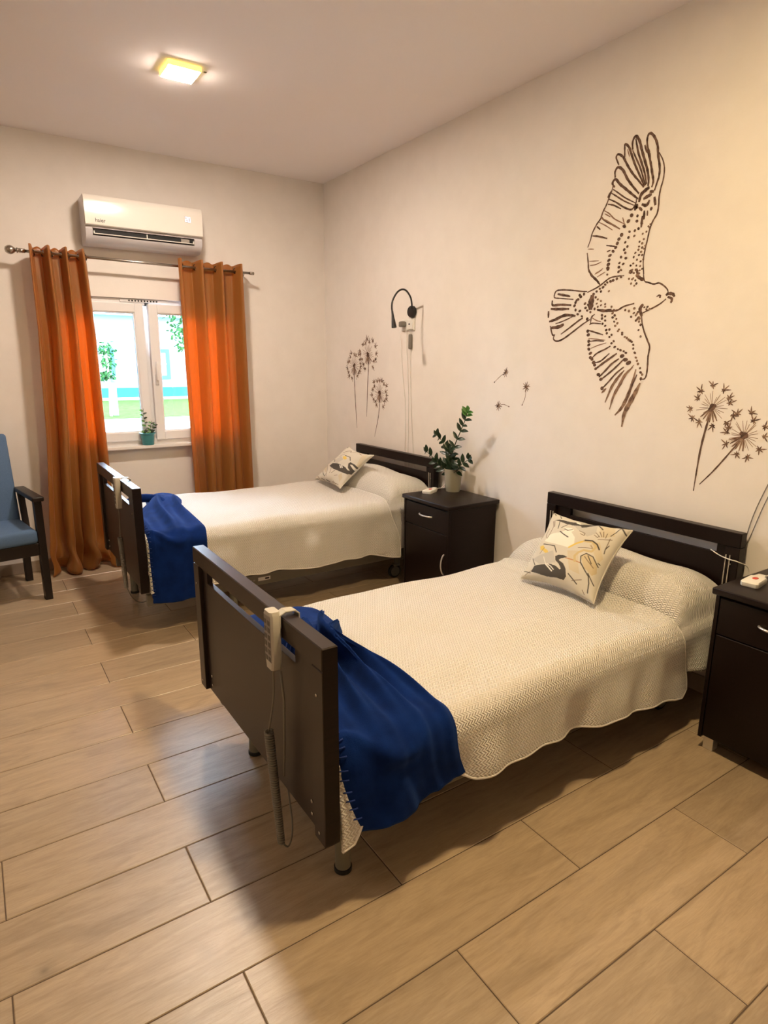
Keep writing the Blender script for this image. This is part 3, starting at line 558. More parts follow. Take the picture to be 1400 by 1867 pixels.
def cushion(TL_, TR_, BR_, BL_, code, label, thick=.075):
    n = 230; TL_, TR_, BR_, BL_ = map(np.array, (TL_, TR_, BR_, BL_))
    u = np.linspace(0, 1, n)[None, :, None]; v = np.linspace(0, 1, n)[:, None, None]
    pin = .06
    uu = u+pin*(.5-u)*2*(4*v*(1-v))*np.abs(2*u-1)**2; vv = v+pin*(.5-v)*2*(4*u*(1-u))*np.abs(2*v-1)**2
    base_ = (1-vv)*((1-uu)*BL_+uu*BR_)+vv*((1-uu)*TL_+uu*TR_)
    nrm = np.cross(TR_-TL_, TL_-BL_); nrm = nrm/np.linalg.norm(nrm)
    if nrm[0] > 0: nrm = -nrm
    prof = ((4*u*(1-u))**.42)*((4*v*(1-v))**.42)
    wr = .0035*np.sin(u*26+v*9)*(1-prof)+.003*np.sin(u*7-v*12)
    front = base_+nrm*((thick*prof+wr*np.minimum(1, prof*3)))
    root = MB().grid(front).build('cushion', M['print'], None, True, tuple(base_.mean((0, 1))), color=paint(code, n).reshape(-1, 3)); tag(root, label, 'cushion', 'cushions with a printed crane pattern')
    m_ = 60; idx = np.linspace(0, n-1, m_).astype(int); back = (base_-nrm*(thick*.8*prof))[idx][:, idx]
    MB().grid(back[:, ::-1]).build('cushion_back', M['piping'], root, True)
    loop = [base_[0, i] for i in range(0, n, 6)]+[base_[i, n-1] for i in range(0, n, 6)]+[base_[n-1, i] for i in range(n-1, 0, -6)]+[base_[i, 0] for i in range(n-1, -1, -6)]
    MB().tube([tuple(p-nrm*.002) for p in loop], .0032, 6).build('seam_piping', M['piping'], root, True)
    return root
cushion((2.335, 2.008, .792), (2.345, 1.576, .802), (2.10, 1.560, .520), (2.085, 1.967, .516), CUSHION_PRINT_A, 'printed cushion showing black cranes and yellow flowers on the foreground bed')
cushion((2.365, 4.055, .893), (2.37, 3.71, .870), (2.175, 3.862, .622), (2.205, 4.315, .618), CUSHION_PRINT_B, 'printed cushion with one black crane on the bed by the window', .055)

# bed handsets with coiled cords ----------------------------------------------
def handset(xr, yc, zt, lean, cord, label, cord_label):
    t = thing('bed_handset', label, 'remote control', (xr-.02, yc, zt-.08), 'bed handsets hooked over footboards')
    mtx = Matrix.Translation((xr-.019, yc, zt-.07)) @ Matrix.Rotation(lean, 4, 'X')
    q = MB(); L = .175
    prof = [(.021, -L/2), (.027, -L/2+.03), (.029, 0), (.029, L/2-.012), (.022, L/2)]
    vs, fs = [], []
    for hw, zz in prof:
        for (dx_, dy_) in ((-.015, -hw+.006), (-.010, -hw), (.010, -hw), (.015, -hw+.005), (.015, hw-.005), (.010, hw), (-.010, hw), (-.015, hw-.006)): vs.append(mtx @ Vector((dx_, dy_, zz)))
    k = 8
    for i in range(len(prof)-1): fs += [(i*k+j, i*k+(j+1) % k, (i+1)*k+(j+1) % k, (i+1)*k+j) for j in range(k)]
    fs += [tuple(range(k-1, -1, -1)), tuple((len(prof)-1)*k+j for j in range(k))]
    q.add(vs, fs).build('body', M['plastic'], t, smooth='auto')
    kp = MB().box(-.0162, -.0145, -.021, .021, -L/2+.025, L/2-.012, .0005, mtx=mtx).build('keypad', M['keypad'], t)
    q = MB()
    for i in range(6):
        for s in (-1, 1): q.box(-.0175, -.016, s*.011-.007, s*.011+.007, .056-i*.022-.007, .056-i*.022+.007, .0006, mtx=mtx)
    q.build('buttons', M['keys'], kp)
    q = MB(); h = [(xr-.006, zt-.03), (xr-.006, zt+.006), (xr+.012, zt+.014), (xr+.040, zt+.012), (xr+.052, zt+.002), (xr+.053, zt-.035)]
    for a, b_ in zip(h[:-1], h[1:]):
        mx_, mz = (a[0]+b_[0])/2, (a[1]+b_[1])/2; ln = math.hypot(b_[0]-a[0], b_[1]-a[1]); an = math.atan2(b_[1]-a[1], b_[0]-a[0])
        q.box(-ln/2-.002, ln/2+.002, -.016, .016, -.002, .002, .001, mtx=Matrix.Translation((mx_, yc-.012, mz)) @ Matrix.Rotation(-an, 4, 'Y'))
    q.build('hook', M['plastic'], t)
    c_ = MB(); a, bb, coil0, coil1, tail = cord
    c_.tube(catmull([a]+bb+[coil0], 8), .0028, 7)
    n = 46; pts = []
    mid = [(coil0[0]*(1-s)+coil1[0]*s, coil0[1]*(1-s)+coil1[1]*s, coil0[2]*(1-s)+coil1[2]*s) for s in np.linspace(0, 1, n*10)]
    for i, m_ in enumerate(mid):
        r__ = .0120-.0035*(i/len(mid)); pts.append((m_[0]+r__*math.cos(i*2*PI/10), m_[1]+r__*math.sin(i*2*PI/10), m_[2]))
    c_.tube(pts, .0036, 6); c_.tube(catmull([coil1]+tail, 8), .0028, 7)
    tag(c_.build('cord', M['cord'], t, True))
    return t
handset(.655, 1.525, .812, 0, ((.634, 1.525, .66), [(.632, 1.528, .56)], (.622, 1.55, .44), (.632, 1.512, .075), [(.66, 1.52, .045), (.70, 1.58, .06), (.75, 1.72, .12), (.80, 1.8, .20)]), 'beige handset with button grid on the near footboard and coiled grey cord', '')
handset(.655, 3.665, .864, 0, ((.634, 3.665, .71), [(.632, 3.66, .62)], (.622, 3.64, .54), (.615, 3.55, .27), [(.66, 3.62, .17), (.74, 3.75, .09), (.84, 3.85, .10), (.95, 3.95, .20)]), 'beige handset with cord on the footboard of the bed by the window', '')
q = MB().tube([(.645, 1.50, .65), (.650, 1.495, .56), (.652, 1.508, .42), (.650, 1.515, .30)], .0035, 7)
q.build('return_cord', M['cord'], B1, True)

# bedside cabinets ----------------------------------------------------------
def cabinet(xf, y0, y1, label):
    t = thing('bedside_cabinet', label, 'cabinet', ((xf+2.69)/2, (y0+y1)/2, 0), 'dark bedside cabinets')
    MB().box(xf+.018, 2.685, y0+.006, y1-.006, .052, .655, .002).build('body', M['wenge'], t)
    MB().box(xf-.012, 2.70, y0-.008, y1+.008, .655, .682, .006).build('top', M['wenge'], t, smooth='auto')
    d = MB().box(xf+.001, xf+.018, y0+.022, y1-.022, .50, .645, .002).build('drawer', M['wenge'], t)
    d2 = MB().box(xf+.001, xf+.018, y0+.022, y1-.022, .062, .496, .002).build('door', M['wenge'], t)
    for s in ((y0+.006, y0+.020), (y1-.020, y1-.006)): MB().box(xf-.002, xf+.018, s[0], s[1], .052, .655, .001).build('side_panel', M['wenge'], t)
    ym = (y0+y1)/2
    def arch(p0, p1, out):
        pts = []
        for i in range(15):
            s = i/14; m_ = [p0[k]*(1-s)+p1[k]*s for k in range(3)]; m_[0] -= out*math.sin(PI*s)**.6; pts.append(m_)
        return MB().tube(pts, .0048, 8)
    arch((xf+.002, ym-.065, .583), (xf+.002, ym+.065, .583), .024).build('handle', M['steel'], d, True)
    arch((xf+.002, y0+.045, .245), (xf+.002, y0+.045, .375), .024).build('handle', M['steel'], d2, True)
    for (fx, fy) in ((xf+.02, y0+.02), (xf+.02, y1-.06), (2.63, y0+.02), (2.63, y1-.06)):
        MB().box(fx, fx+.04, fy, fy+.04, 0.0, .053, .002).build('foot', M['steel'], t)
    return t
cabinet(2.302, 2.765, 3.235, 'dark brown bedside cabinet between the two beds, a potted plant on top')
cabinet(2.285, .690, 1.158, 'dark brown bedside cabinet at the right edge beside the foreground bed')

def call_unit(cx, cy, z, rot, label, cord, red):
    t = thing('call_handset', label, 'remote control', (cx, cy, z), 'white call handsets on bedside cabinets')
    m_ = Matrix.Translation((cx, cy, z)) @ Matrix.Rotation(rot, 4, 'Z')
    q = MB(); vs = []; 
    for zz, k in ((0, 1), (.004, 1.03), (.016, 1.03), (.021, .93)):
        for (x_, y_) in ((-.068, -.024), (-.060, -.031), (.030, -.029), (.034, -.020), (.072, -.013), (.072, .013), (.034, .020), (.030, .029), (-.060, .031), (-.068, .024)): vs.append(m_ @ Vector((x_*k, y_*k, zz)))
    fs = [(i*10+j, i*10+(j+1) % 10, (i+1)*10+(j+1) % 10, (i+1)*10+j) for i in range(3) for j in range(10)]+[tuple(range(9, -1, -1)), tuple(30+j for j in range(10))]
    q.add(vs, fs).build('body', M['white'], t, smooth='auto')
    q = MB(); q.lathe([(.001, .0235), (.008, .0235), (.0105, .022), (.0105, .020)], (0, 0, 0), 16); q.v = [tuple(m_ @ Vector((p[0]*1.5-.005, p[1], p[2]))) for p in q.v]
    q.build('call_button', M['red'], t, True)
    MB().tube(catmull([m_ @ Vector((.07, 0, .010))]+cord, 8), .0028, 7).build('cord', M['white'], t, True)
call_unit(2.475, 3.175, .682, .45, 'white call handset beside the potted plant on the cabinet between the beds', [(2.60, 3.22, .69), (2.66, 3.255, .70), (2.695, 3.29, .62)], 1)
call_unit(2.455, 1.098, .682, .12, 'white call handset with a red button on the cabinet at the right edge', [(2.57, 1.10, .692), (2.66, 1.09, .69), (2.69, 1.07, .66)], 1)
cc = MB().tube(catmull([(2.645, 1.385, .715), (2.640, 1.34, .700), (2.640, 1.30, .693), (2.644, 1.262, .690), (2.69, 1.24, .66), (2.70, 1.235, .58)], 8), .0022, 7)
tag(cc.build('white_cord', M['white'], None, True, (2.65, 1.3, .69)), 'thin white cord tied round the right post of the foreground headboard', 'cord')

# ------------------------------------------------------------------ curtains, rod
def curtain(edges, nf, phase, label, zb):
    """edges: rows (z, xl, xr)"""
    E_ = np.array(edges, float)[::-1]; nz, nu = 110, 260; Z = np.linspace(2.246, zb, nz); Uu = np.linspace(0, 1, nu); V = np.zeros((nz, nu, 3))
    for i, z in enumerate(Z):
        xl, xr = np.interp(z, E_[:, 0], E_[:, 1]), np.interp(z, E_[:, 0], E_[:, 2]); k = (2.246-z)/2.2
        ph = 2*PI*nf*(Uu+.022*np.sin(2*PI*Uu*1.5+phase)*k)+phase; fr = (ph/(2*PI)) % 1.0
        amp = .052*(1+.12*np.sin(Uu*17+phase))
        wd_ = .15+.05*k+.02*np.sin(np.floor(ph/(2*PI))*2.1); y = amp*.75-2.0*amp*np.exp(-((fr-.5)/wd_)**2)*(1-.10*k)
        y = y+k*(.016*np.sin(ph*2+z*1.2+phase)*(fr-.5)**2*4+.008*np.sin(Uu*37+z*2.1))
        x = xl+(xr-xl)*Uu+.012*np.sin(ph*2+.4)*(.3+k)+.010*k*np.sin(z*2.3+Uu*9)
        pud = smooth01((.32-z)/.32); y = y*(1+.25*pud)-.028*pud*np.sin(Uu*13+2.1*z*9+phase)-.02*pud; x = x+.02*pud*np.sin(Uu*19+z*22)
        zz = z+.006*np.cos(ph*2)*(1 if i == 0 else max(0, 1-i/6))-(.022*pud*np.sin(Uu*11+phase) if z < .2 else 0)
        V[i, :, 0] = x; V[i, :, 1] = 4.905+y; V[i, :, 2] = np.maximum(zz, .006)
    root = MB().grid(V).build('curtain', M['curtain'], None, True, (float(V[..., 0].mean()), 4.905, 0)); tag(root, label, 'curtain', 'orange satin eyelet curtains')
    sm = root.modifiers.new('thickness', 'SOLIDIFY'); sm.thickness = .0016
    # eyelets where the cloth crosses the rod
    row = 2; yy = V[row, :, 1]-4.905
    for j in range(1, nu):
        if yy[j-1]*yy[j] <= 0:
            x = V[row, j, 0]; q = MB(); sg = 1 if yy[j] > yy[j-1] else -1; ax = Vector((.55, .84*sg, 0)).normalized(); u_ = Vector((0, 0, 1)); w_ = ax; 
            pts = [Vector((x, 4.905, 2.205))+(w_*math.cos(a)+u_*math.sin(a))*.021 for a in np.linspace(0, 2*PI, 21)]
            q.tube(pts, .0045, 6, cap=False).build('eyelet', M['rodm'], root, True)
    # hem seam near the top and bottom
    for z_ in (.10,):
        i = int(np.argmin(np.abs(Z-z_))); MB().tube([tuple(V[i, j]+np.array((0, -.0015, 0))) for j in range(0, nu, 2)], .0012, 5).build('hem_seam', M['curtain'], root, True)
    return root
curtain([(2.246, .450, .800), (1.72, .449, .820), (.99, .415, .822), (.40, .365, .82), (.04, .345, .84)], 3.35, 2.9, 'orange satin curtain on the left side of the window, reaching the floor', .012)
curtain([(2.246, 1.408, 1.918), (1.75, 1.412, 1.918), (.93, 1.412, 1.921), (.5, 1.414, 1.914), (.02, 1.41, 1.93)], 3.3, 2.7, 'orange satin curtain on the right side of the window, behind the far bed', .012)
rod = thing('curtain_rod', 'nickel curtain rod with a ball finial above the window', 'curtain rod', (1.2, 4.905, 2.205))
MB().tube([(.42, 4.905, 2.212), (1.99, 4.905, 2.196)], .0095, 14).build('pole', M['rodm'], rod, True)
q = MB().lathe([(.004, -.03), (.0165, -.026), (.026, -.012), (.0285, .0), (.026, .012), (.0165, .026), (.010, .032), (.010, .036), (.017, .038), (.017, .044), (.010, .047), (.0135, .050), (.0135, .085)], (.345, 4.905, 2.2125), 24, axis='x')
q.build('finial', M['rodm'], rod, True)
MB().lathe([(.0115, 0), (.0115, .035)], (1.972, 4.905, 2.196), 14, axis='x').build('end_cap', M['rodm'], rod, True)
for x in (.56, 1.96): 
    q = MB().tube([(x, 4.907, 2.20), (x, 5.046, 2.20)], .006, 8); q.lathe([(.02, 5.043-4.905), (.02, 5.0495-4.905)], (x, 4.905, 2.20), 16, axis='y'); q.build('bracket', M['rodm'], rod)
for z_ in (.894, 1.777):
    q = MB().tube([(1.955, 5.05, z_), (1.955, 5.02, z_), (1.96, 5.012, z_+.012)], .0035, 6)
    tag(q.build('curtain_hook', M['rodm'], None, True, (1.955, 5.03, z_)), ('lower' if z_ < 1 else 'upper')+' small metal hook on the wall beside the right curtain', 'hook')

# ------------------------------------------------------------------ air conditioner
ac = thing('air_conditioner', 'white wall air conditioner showing 20 above the window', 'air conditioner', (1.2, 5.05, 2.3))
def extrude_x(prof, x0, x1, m, name, parent, auto='auto'):
    n = len(prof); vs = [(x0, y, z) for y, z in prof]+[(x1, y, z) for y, z in prof]
    fs = [(i, (i+1) % n, n+(i+1) % n, n+i) for i in range(n)]+[tuple(range(n-1, -1, -1)), tuple(range(n, 2*n))]
    return MB().add(vs, fs).build(name, m, parent, smooth=auto)
AX0, AX1 = .802, 1.592
full = [(5.05, 2.598), (4.885, 2.600), (4.862, 2.592), (4.862, 2.40), (4.852, 2.385), (4.862, 2.345), (4.895, 2.312), (4.93, 2.300), (5.05, 2.300)]
notch = [(5.05, 2.598), (4.885, 2.600), (4.862, 2.592), (4.862, 2.402), (4.853, 2.393), (4.90, 2.392), (4.945, 2.378), (4.945, 2.35), (4.90, 2.346), (4.862, 2.347), (4.864, 2.342), (4.895, 2.312), (4.93, 2.300), (5.05, 2.300)]
extrude_x(full, AX0, .846, M['acg'], 'end_cap', ac); extrude_x(full, 1.535, AX1, M['acg'], 'end_cap', ac); extrude_x(notch, .845, 1.536, M['acg'], 'body', ac)
extrude_x([(4.944, 2.390), (4.866, 2.3905), (4.864, 2.351), (4.944, 2.351)], .848, 1.533, M['dark'], 'outlet_grille', ac)
p_ = extrude_x([(4.866, 2.600), (4.848, 2.597), (4.837, 2.585), (4.832, 2.56), (4.829, 2.45), (4.831, 2.412), (4.838, 2.407), (4.862, 2.408)], AX0-.001, AX1+.001, M['acw'], 'front_panel', ac)
f_ = MB().box(.850, 1.531, 4.847, 4.856, 2.3545, 2.3605, .002); f_.box(.850, .856, 4.850, 4.87, 2.356, 2.375); f_.box(1.525, 1.531, 4.850, 4.87, 2.356, 2.375); f_.box(1.196, 1.202, 4.850, 4.862, 2.357, 2.385)
f_.build('air_flap', M['acw'], ac)
MB().box(1.44, 1.50, 4.8625, 4.866, 2.362, 2.386).build('vane', M['keypad'], ac)
def text(body, x, y, z, size, m, name, parent, squash=1):
    c = bpy.data.curves.new('t', 'FONT'); c.body = body; c.size = size; c.extrude = .0004; c.align_x = 'LEFT'; c.offset = size*.012
    o = bpy.data.objects.new('t', c); COL.objects.link(o); dg = bpy.context.evaluated_depsgraph_get(); me = bpy.data.meshes.new_from_object(o.evaluated_get(dg))
    bpy.data.objects.remove(o); mx = Matrix.Translation((x, y, z)) @ Matrix.Rotation(PI/2, 4, 'X') @ Matrix.Diagonal((squash, 1, 1, 1)); me.transform(mx)
    o0 = Vector(parent['_o']); me.transform(Matrix.Translation(-o0)); me.materials.clear(); me.materials.append(m); me.name = name
    r_ = bpy.data.objects.new(name, me); COL.objects.link(r_); r_.parent = parent; return r_
text('haier', .862, 4.8292, 2.428, .034, M['logo'], 'lettering', ac, .95)
def seg7(ch, x, z, w_, h_, q, e=0, y0=4.8272):
    S_ = {'2': 'abged', '0': 'abcdef'}[ch]; t_ = .0038; y1 = 4.8298
    R_ = {'a': (x, x+w_, z+h_-t_, z+h_), 'd': (x, x+w_, z, z+t_), 'g': (x, x+w_, z+h_/2-t_/2, z+h_/2+t_/2), 'b': (x+w_-t_, x+w_, z+h_/2, z+h_), 'c': (x+w_-t_, x+w_, z, z+h_/2), 'f': (x, x+t_, z+h_/2, z+h_), 'e': (x, x+t_, z, z+h_/2)}
    for c in S_: a = R_[c]; q.box(a[0]-e, a[1]+e, y0, y1, a[2]-e, a[3]+e)
q = MB(); seg7('2', 1.468, 2.498, .016, .034, q, .0016, 4.8280); seg7('0', 1.489, 2.497, .017, .034, q, .0016, 4.8280); q.build('display_halo', M['ledhalo'], ac)  # halo of the glowing digits, painted as a wider outline behind them
q = MB(); seg7('2', 1.468, 2.498, .016, .034, q); seg7('0', 1.489, 2.497, .017, .034, q); q.build('display_digits', M['led'], ac)

# ------------------------------------------------------------------ reading lamp, socket, cables
rl = thing('reading_lamp', 'black gooseneck reading lamp on the wall above the far headboard', 'lamp', (2.72, 3.733, 1.867))
MB().lathe([(.036, 2.7195-2.70), (.040, .015), (.040, -.004), (.036, -.010), (.02, -.012)], (2.70, 3.733, 1.867), 28, axis='x').build('base', M['black'], rl, smooth='auto')
arc = catmull([(2.69, 3.715, 1.89), (2.672, 3.690, 1.915), (2.63, 3.648, 1.953), (2.58, 3.624, 1.988), (2.54, 3.621, 1.996), (2.50, 3.624, 1.973), (2.47, 3.63, 1.922), (2.46, 3.626, 1.878), (2.46, 3.616, 1.835)], 8)
MB().tube(arc, .0062, 10).build('gooseneck', M['black'], rl, True)
MB().tube([(2.46, 3.620, 1.85), (2.46, 3.615, 1.83), (2.46, 3.61, 1.805), (2.46, 3.597, 1.750), (2.46, 3.596, 1.744)], [.007, .008, .0105, .0175, .0175], 16).build('lamp_head', M['black'], rl, smooth='auto')
so = thing('wall_socket', 'white double wall socket below the reading lamp', 'socket', (2.715, 3.79, 1.78))
MB().box(2.708, 2.7195, 3.708, 3.862, 1.739, 1.822, .003).build('plate', M['white'], so)
MB().box(2.698, 2.710, 3.716, 3.782, 1.747, 1.815, .003).build('socket_insert', M['white'], so)
MB().lathe([(.006, .0), (.006, -.004)], (2.698, 3.752, 1.783), 10, axis='x').build('hole', M['dark'], so)
MB().box(2.665, 2.709, 3.800, 3.845, 1.765, 1.805, .010).build('plug', M['cord'], so, smooth='auto')
for k, (pts, lab) in enumerate((([(2.700, 3.8735, 1.7606), (2.714, 3.8578, 1.4751), (2.714, 3.8115, 1.1905), (2.714, 3.81, .8496), (2.714, 3.81, .60)], 'left of three thin white cables hanging from the wall socket'),
        ([(2.706, 3.8037, 1.7402), (2.714, 3.7795, 1.3633), (2.714, 3.7701, 1.1353), (2.714, 3.7716, .8541), (2.714, 3.77, .60)], 'middle of three thin white cables hanging from the wall socket'),
        ([(2.706, 3.7553, 1.7383), (2.712, 3.7529, 1.4758), (2.714, 3.7346, 1.1377), (2.714, 3.7038, .8622), (2.714, 3.69, .60)], 'right of three thin white cables, carrying a small inline adapter'))):
    o = MB().tube(catmull(pts, 8), .0024, 6).build('wall_cable', M['white'], None, True, pts[0]); tag(o, lab, 'cable')
    if k == 2: MB().box(2.698, 2.7185, 3.737, 3.766, 1.61, 1.715, .008).build('adapter', M['cord'], o, smooth='auto')
for pts, lab in (([(2.714, 1.16, 1.20), (2.715, 1.224, 1.02), (2.715, 1.265, .871), (2.715, 1.285, .72), (2.715, 1.30, .55)], 'upper thin cable slanting down the wall behind the right headboard post'), ([(2.714, 1.15, 1.15), (2.715, 1.217, .968), (2.715, 1.26, .80), (2.715, 1.284, .70), (2.715, 1.285, .55)], 'lower thin cable slanting down the wall beside the right headboard post')):
    tag(MB().tube(catmull(pts, 6), .0016, 5).build('wall_cable', M['cord'], None, True, pts[0]), lab, 'cable')

# ------------------------------------------------------------------ murals painted on the right wall
XM = XR-.0009
def parse(s):
    for it in s.split(';'):
        a = it.split(); yield int(a[0])/1e4, [tuple(int(k)/1e4 for k in p.split(',')) for p in a[1:]]
def ribbon(q, pts, wd, taper=.55, mi=0, n=5):
    P_ = catmull([(0, a, b) for a, b in pts], n) if len(pts) > 2 else [Vector((0, *pts[0])), (Vector((0, *pts[0]))+Vector((0, *pts[1])))/2, Vector((0, *pts[1]))]
    m = len(P_); vs = []; jit = .00025*random.random()
    for i, p in enumerate(P_):
        T = (P_[min(i+1, m-1)]-P_[max(i-1, 0)]); T = T.normalized() if T.length > 1e-9 else Vector((0, 0, 1)); nn = Vector((0, -T.z, T.y)); s = i/(m-1)
        ww = wd*.5*((1-taper)+taper*math.sin(PI*min(max(s, .04), .96))**.6)*(1+.12*math.sin(i*1.7+wd*999))
        vs += [(XM-jit, (p+nn*ww).y, (p+nn*ww).z), (XM-jit, (p-nn*ww).y, (p-nn*ww).z)]
    q.add(vs, [(2*i, 2*i+1, 2*i+3, 2*i+2) for i in range(m-1)], mi)
def blob(q, c, ry, rz, an, mi=0):
    n = 10; jit = .00025+.0002*random.random()
    q.add([(XM-jit, c[0]+ry*math.cos(a)*math.cos(an)-rz*math.sin(a)*math.sin(an), c[1]+ry*math.cos(a)*math.sin(an)+rz*math.sin(a)*math.cos(an)) for a in [2*PI*k/n for k in range(n)]], [tuple(range(n))], mi)
bird = thing('bird_mural', 'brown ink painting of a bird of prey with spread wings on the wall', 'mural', (XM, 2.1, 1.8))
parts = {'wing': MB(), 'body': MB(), 'tail': MB(), 'wing_low': MB()}
def region(y, z):
    if z > 1.97: return 'wing'
    if y > 2.215 and z < 1.95: return 'tail'
    return 'body' if z > 1.74 else 'wing_low'
MI = [M['ink'], M['ink_pale'], M['ink_light']]
for wd, pts in parse(BIRD_STROKES):
    cy = sum(p[0] for p in pts)/len(pts); cz = sum(p[1] for p in pts)/len(pts); k = region(cy, cz)
    ribbon(parts[k], pts, wd*(1.12 if k == 'wing_low' and wd > .007 else 1.32), (.92 if wd > .0125 and k == 'wing_low' else .5) if wd > .005 else .6, 1 if wd > .0125 and k == 'wing_low' else (2 if wd < .0052 else 0))
for wd, pts in parse(BIRD_DOTS):
    for p in pts: blob(parts[region(*p)], p, wd*.78*random.uniform(.8, 1.1), wd*.62*random.uniform(.8, 1.15), random.uniform(-.5, .5), 0 if wd > .010 else random.choice((0, 1, 1)))
for k, nm in (('wing', 'wing'), ('wing_low', 'wing'), ('body', 'bird_body'), ('tail', 'tail')): parts[k].build(nm, MI, bird)
def dandelion(c, R, stem, label, nseed, seed, wst):
    rnd = random.Random(seed); t = thing('dandelion_mural', label, 'mural', (XM, c[0], c[1]), 'dandelion seed heads painted on the wall')
    q = MB(); ribbon(q, [(c[0]+(stem[0][0]-c[0])*.35, c[1]+(stem[0][1]-c[1])*.35)]+stem, wst, .75, 0, 8); q.build('flower_stem', [M['ink'], M['ink_pale']], t)
    q = MB()
    for i in range(9): blob(q, (c[0]+rnd.uniform(-.1, .1)*R, c[1]+rnd.uniform(-.1, .1)*R), R*.085, R*.10, rnd.uniform(0, 3))
    sd = Vector((stem[0][0]-c[0], stem[0][1]-c[1])).normalized()
    for i in range(6):
        a = math.atan2(sd.y, sd.x)+(i-2.5)*.26; ribbon(q, [(c[0]+R*.12*math.cos(a), c[1]+R*.12*math.sin(a)), (c[0]+R*.65*math.cos(a), c[1]+R*.65*math.sin(a))], R*.085, .8, 1)
    for i in range(24):
        a = 2*PI*i/24+rnd.uniform(-.1, .1); r1 = R*rnd.uniform(.45, .72); ribbon(q, [(c[0]+R*.17*math.cos(a), c[1]+R*.17*math.sin(a)), (c[0]+r1*math.cos(a), c[1]+r1*math.sin(a))], R*.028, .5, 2)
    q.build('flower_centre', MI, t); sa = math.atan2(sd.y, sd.x)
    for i in range(nseed):
        q = MB()
        a = sa+.45+(2*PI-.9)*(i+rnd.uniform(-.3, .3))/(nseed-1); rr = R*rnd.uniform(.72, 1.0); p = (c[0]+rr*math.cos(a), c[1]+rr*math.sin(a)); b0 = rnd.uniform(0, 3)
        for j in range(7): bb = b0+2*PI*j/7+rnd.uniform(-.2, .2); L = R*rnd.uniform(.12, .25)*(1.25 if math.cos(bb-a) > 0 else .7); ribbon(q, [(p[0], p[1]), (p[0]+L*.5*math.cos(bb), p[1]+L*.5*math.sin(bb)), (p[0]+L*math.cos(bb), p[1]+L*math.sin(bb))], R*.055, .9, rnd.choice((0, 1, 1)), 2)
        q.build('seed', MI, t)
dandelion((1.4997, 1.3229), .100, [(1.511, 1.2574), (1.528, 1.1336), (1.5377, .9432)], 'larger painted dandelion upright above the foreground headboard', 12, 1, .010)
dandelion((1.3481, 1.2123), .100, [(1.3881, 1.1495), (1.4547, 1.0516), (1.5134, .9778)], 'painted dandelion leaning right, lower of the two above the foreground headboard', 11, 2, .007)
dandelion((4.5607, 1.4902), .118, [(4.5594, 1.3874), (4.5437, 1.2071), (4.5193, .9792)], 'painted dandelion nearest the room corner', 17, 3, .009)
dandelion((4.3427, 1.5808), .125, [(4.3346, 1.4995), (4.3518, 1.3042), (4.3635, 1.0845)], 'tallest painted dandelion, middle of the three by the far headboard', 15, 4, .009)
dandelion((4.172, 1.2805), .118, [(4.1714, 1.1821), (4.195, 1.0723), (4.2436, .9315)], 'lowest painted dandelion just left of the hanging cables', 17, 5, .008)
for pts, lab in (([(2.7794, 1.4584), (2.8256, 1.4349), (2.8759, 1.3977)], 'painted flying dandelion seed, topmost of the three'), ([(2.608, 1.3773), (2.6134, 1.3153), (2.6326, 1.2732)], 'painted flying dandelion seed, rightmost of the three'), ([(2.8322, 1.2558), (2.7881, 1.2674), (2.7414, 1.257)], 'painted flying dandelion seed, lowest of the three')):
    q = MB(); ribbon(q, pts, .0035, .4, 1); e = pts[-1]; blob(q, e, .0035, .006, math.atan2(pts[-1][1]-pts[1][1], pts[-1][0]-pts[1][0])+PI/2)
    for j in range(10): a = 2*PI*j/10+random.uniform(-.15, .15); L = random.uniform(.020, .034); c = pts[0]; ribbon(q, [c, (c[0]+L*.5*math.cos(a), c[1]+L*.5*math.sin(a)), (c[0]+L*math.cos(a), c[1]+L*math.sin(a))], .006, .8, random.choice((0, 1)), 2)
    tag(q.build('seed_mural', MI, None, False, (XM, *pts[0])), lab, 'mural', 'painted flying dandelion seeds')

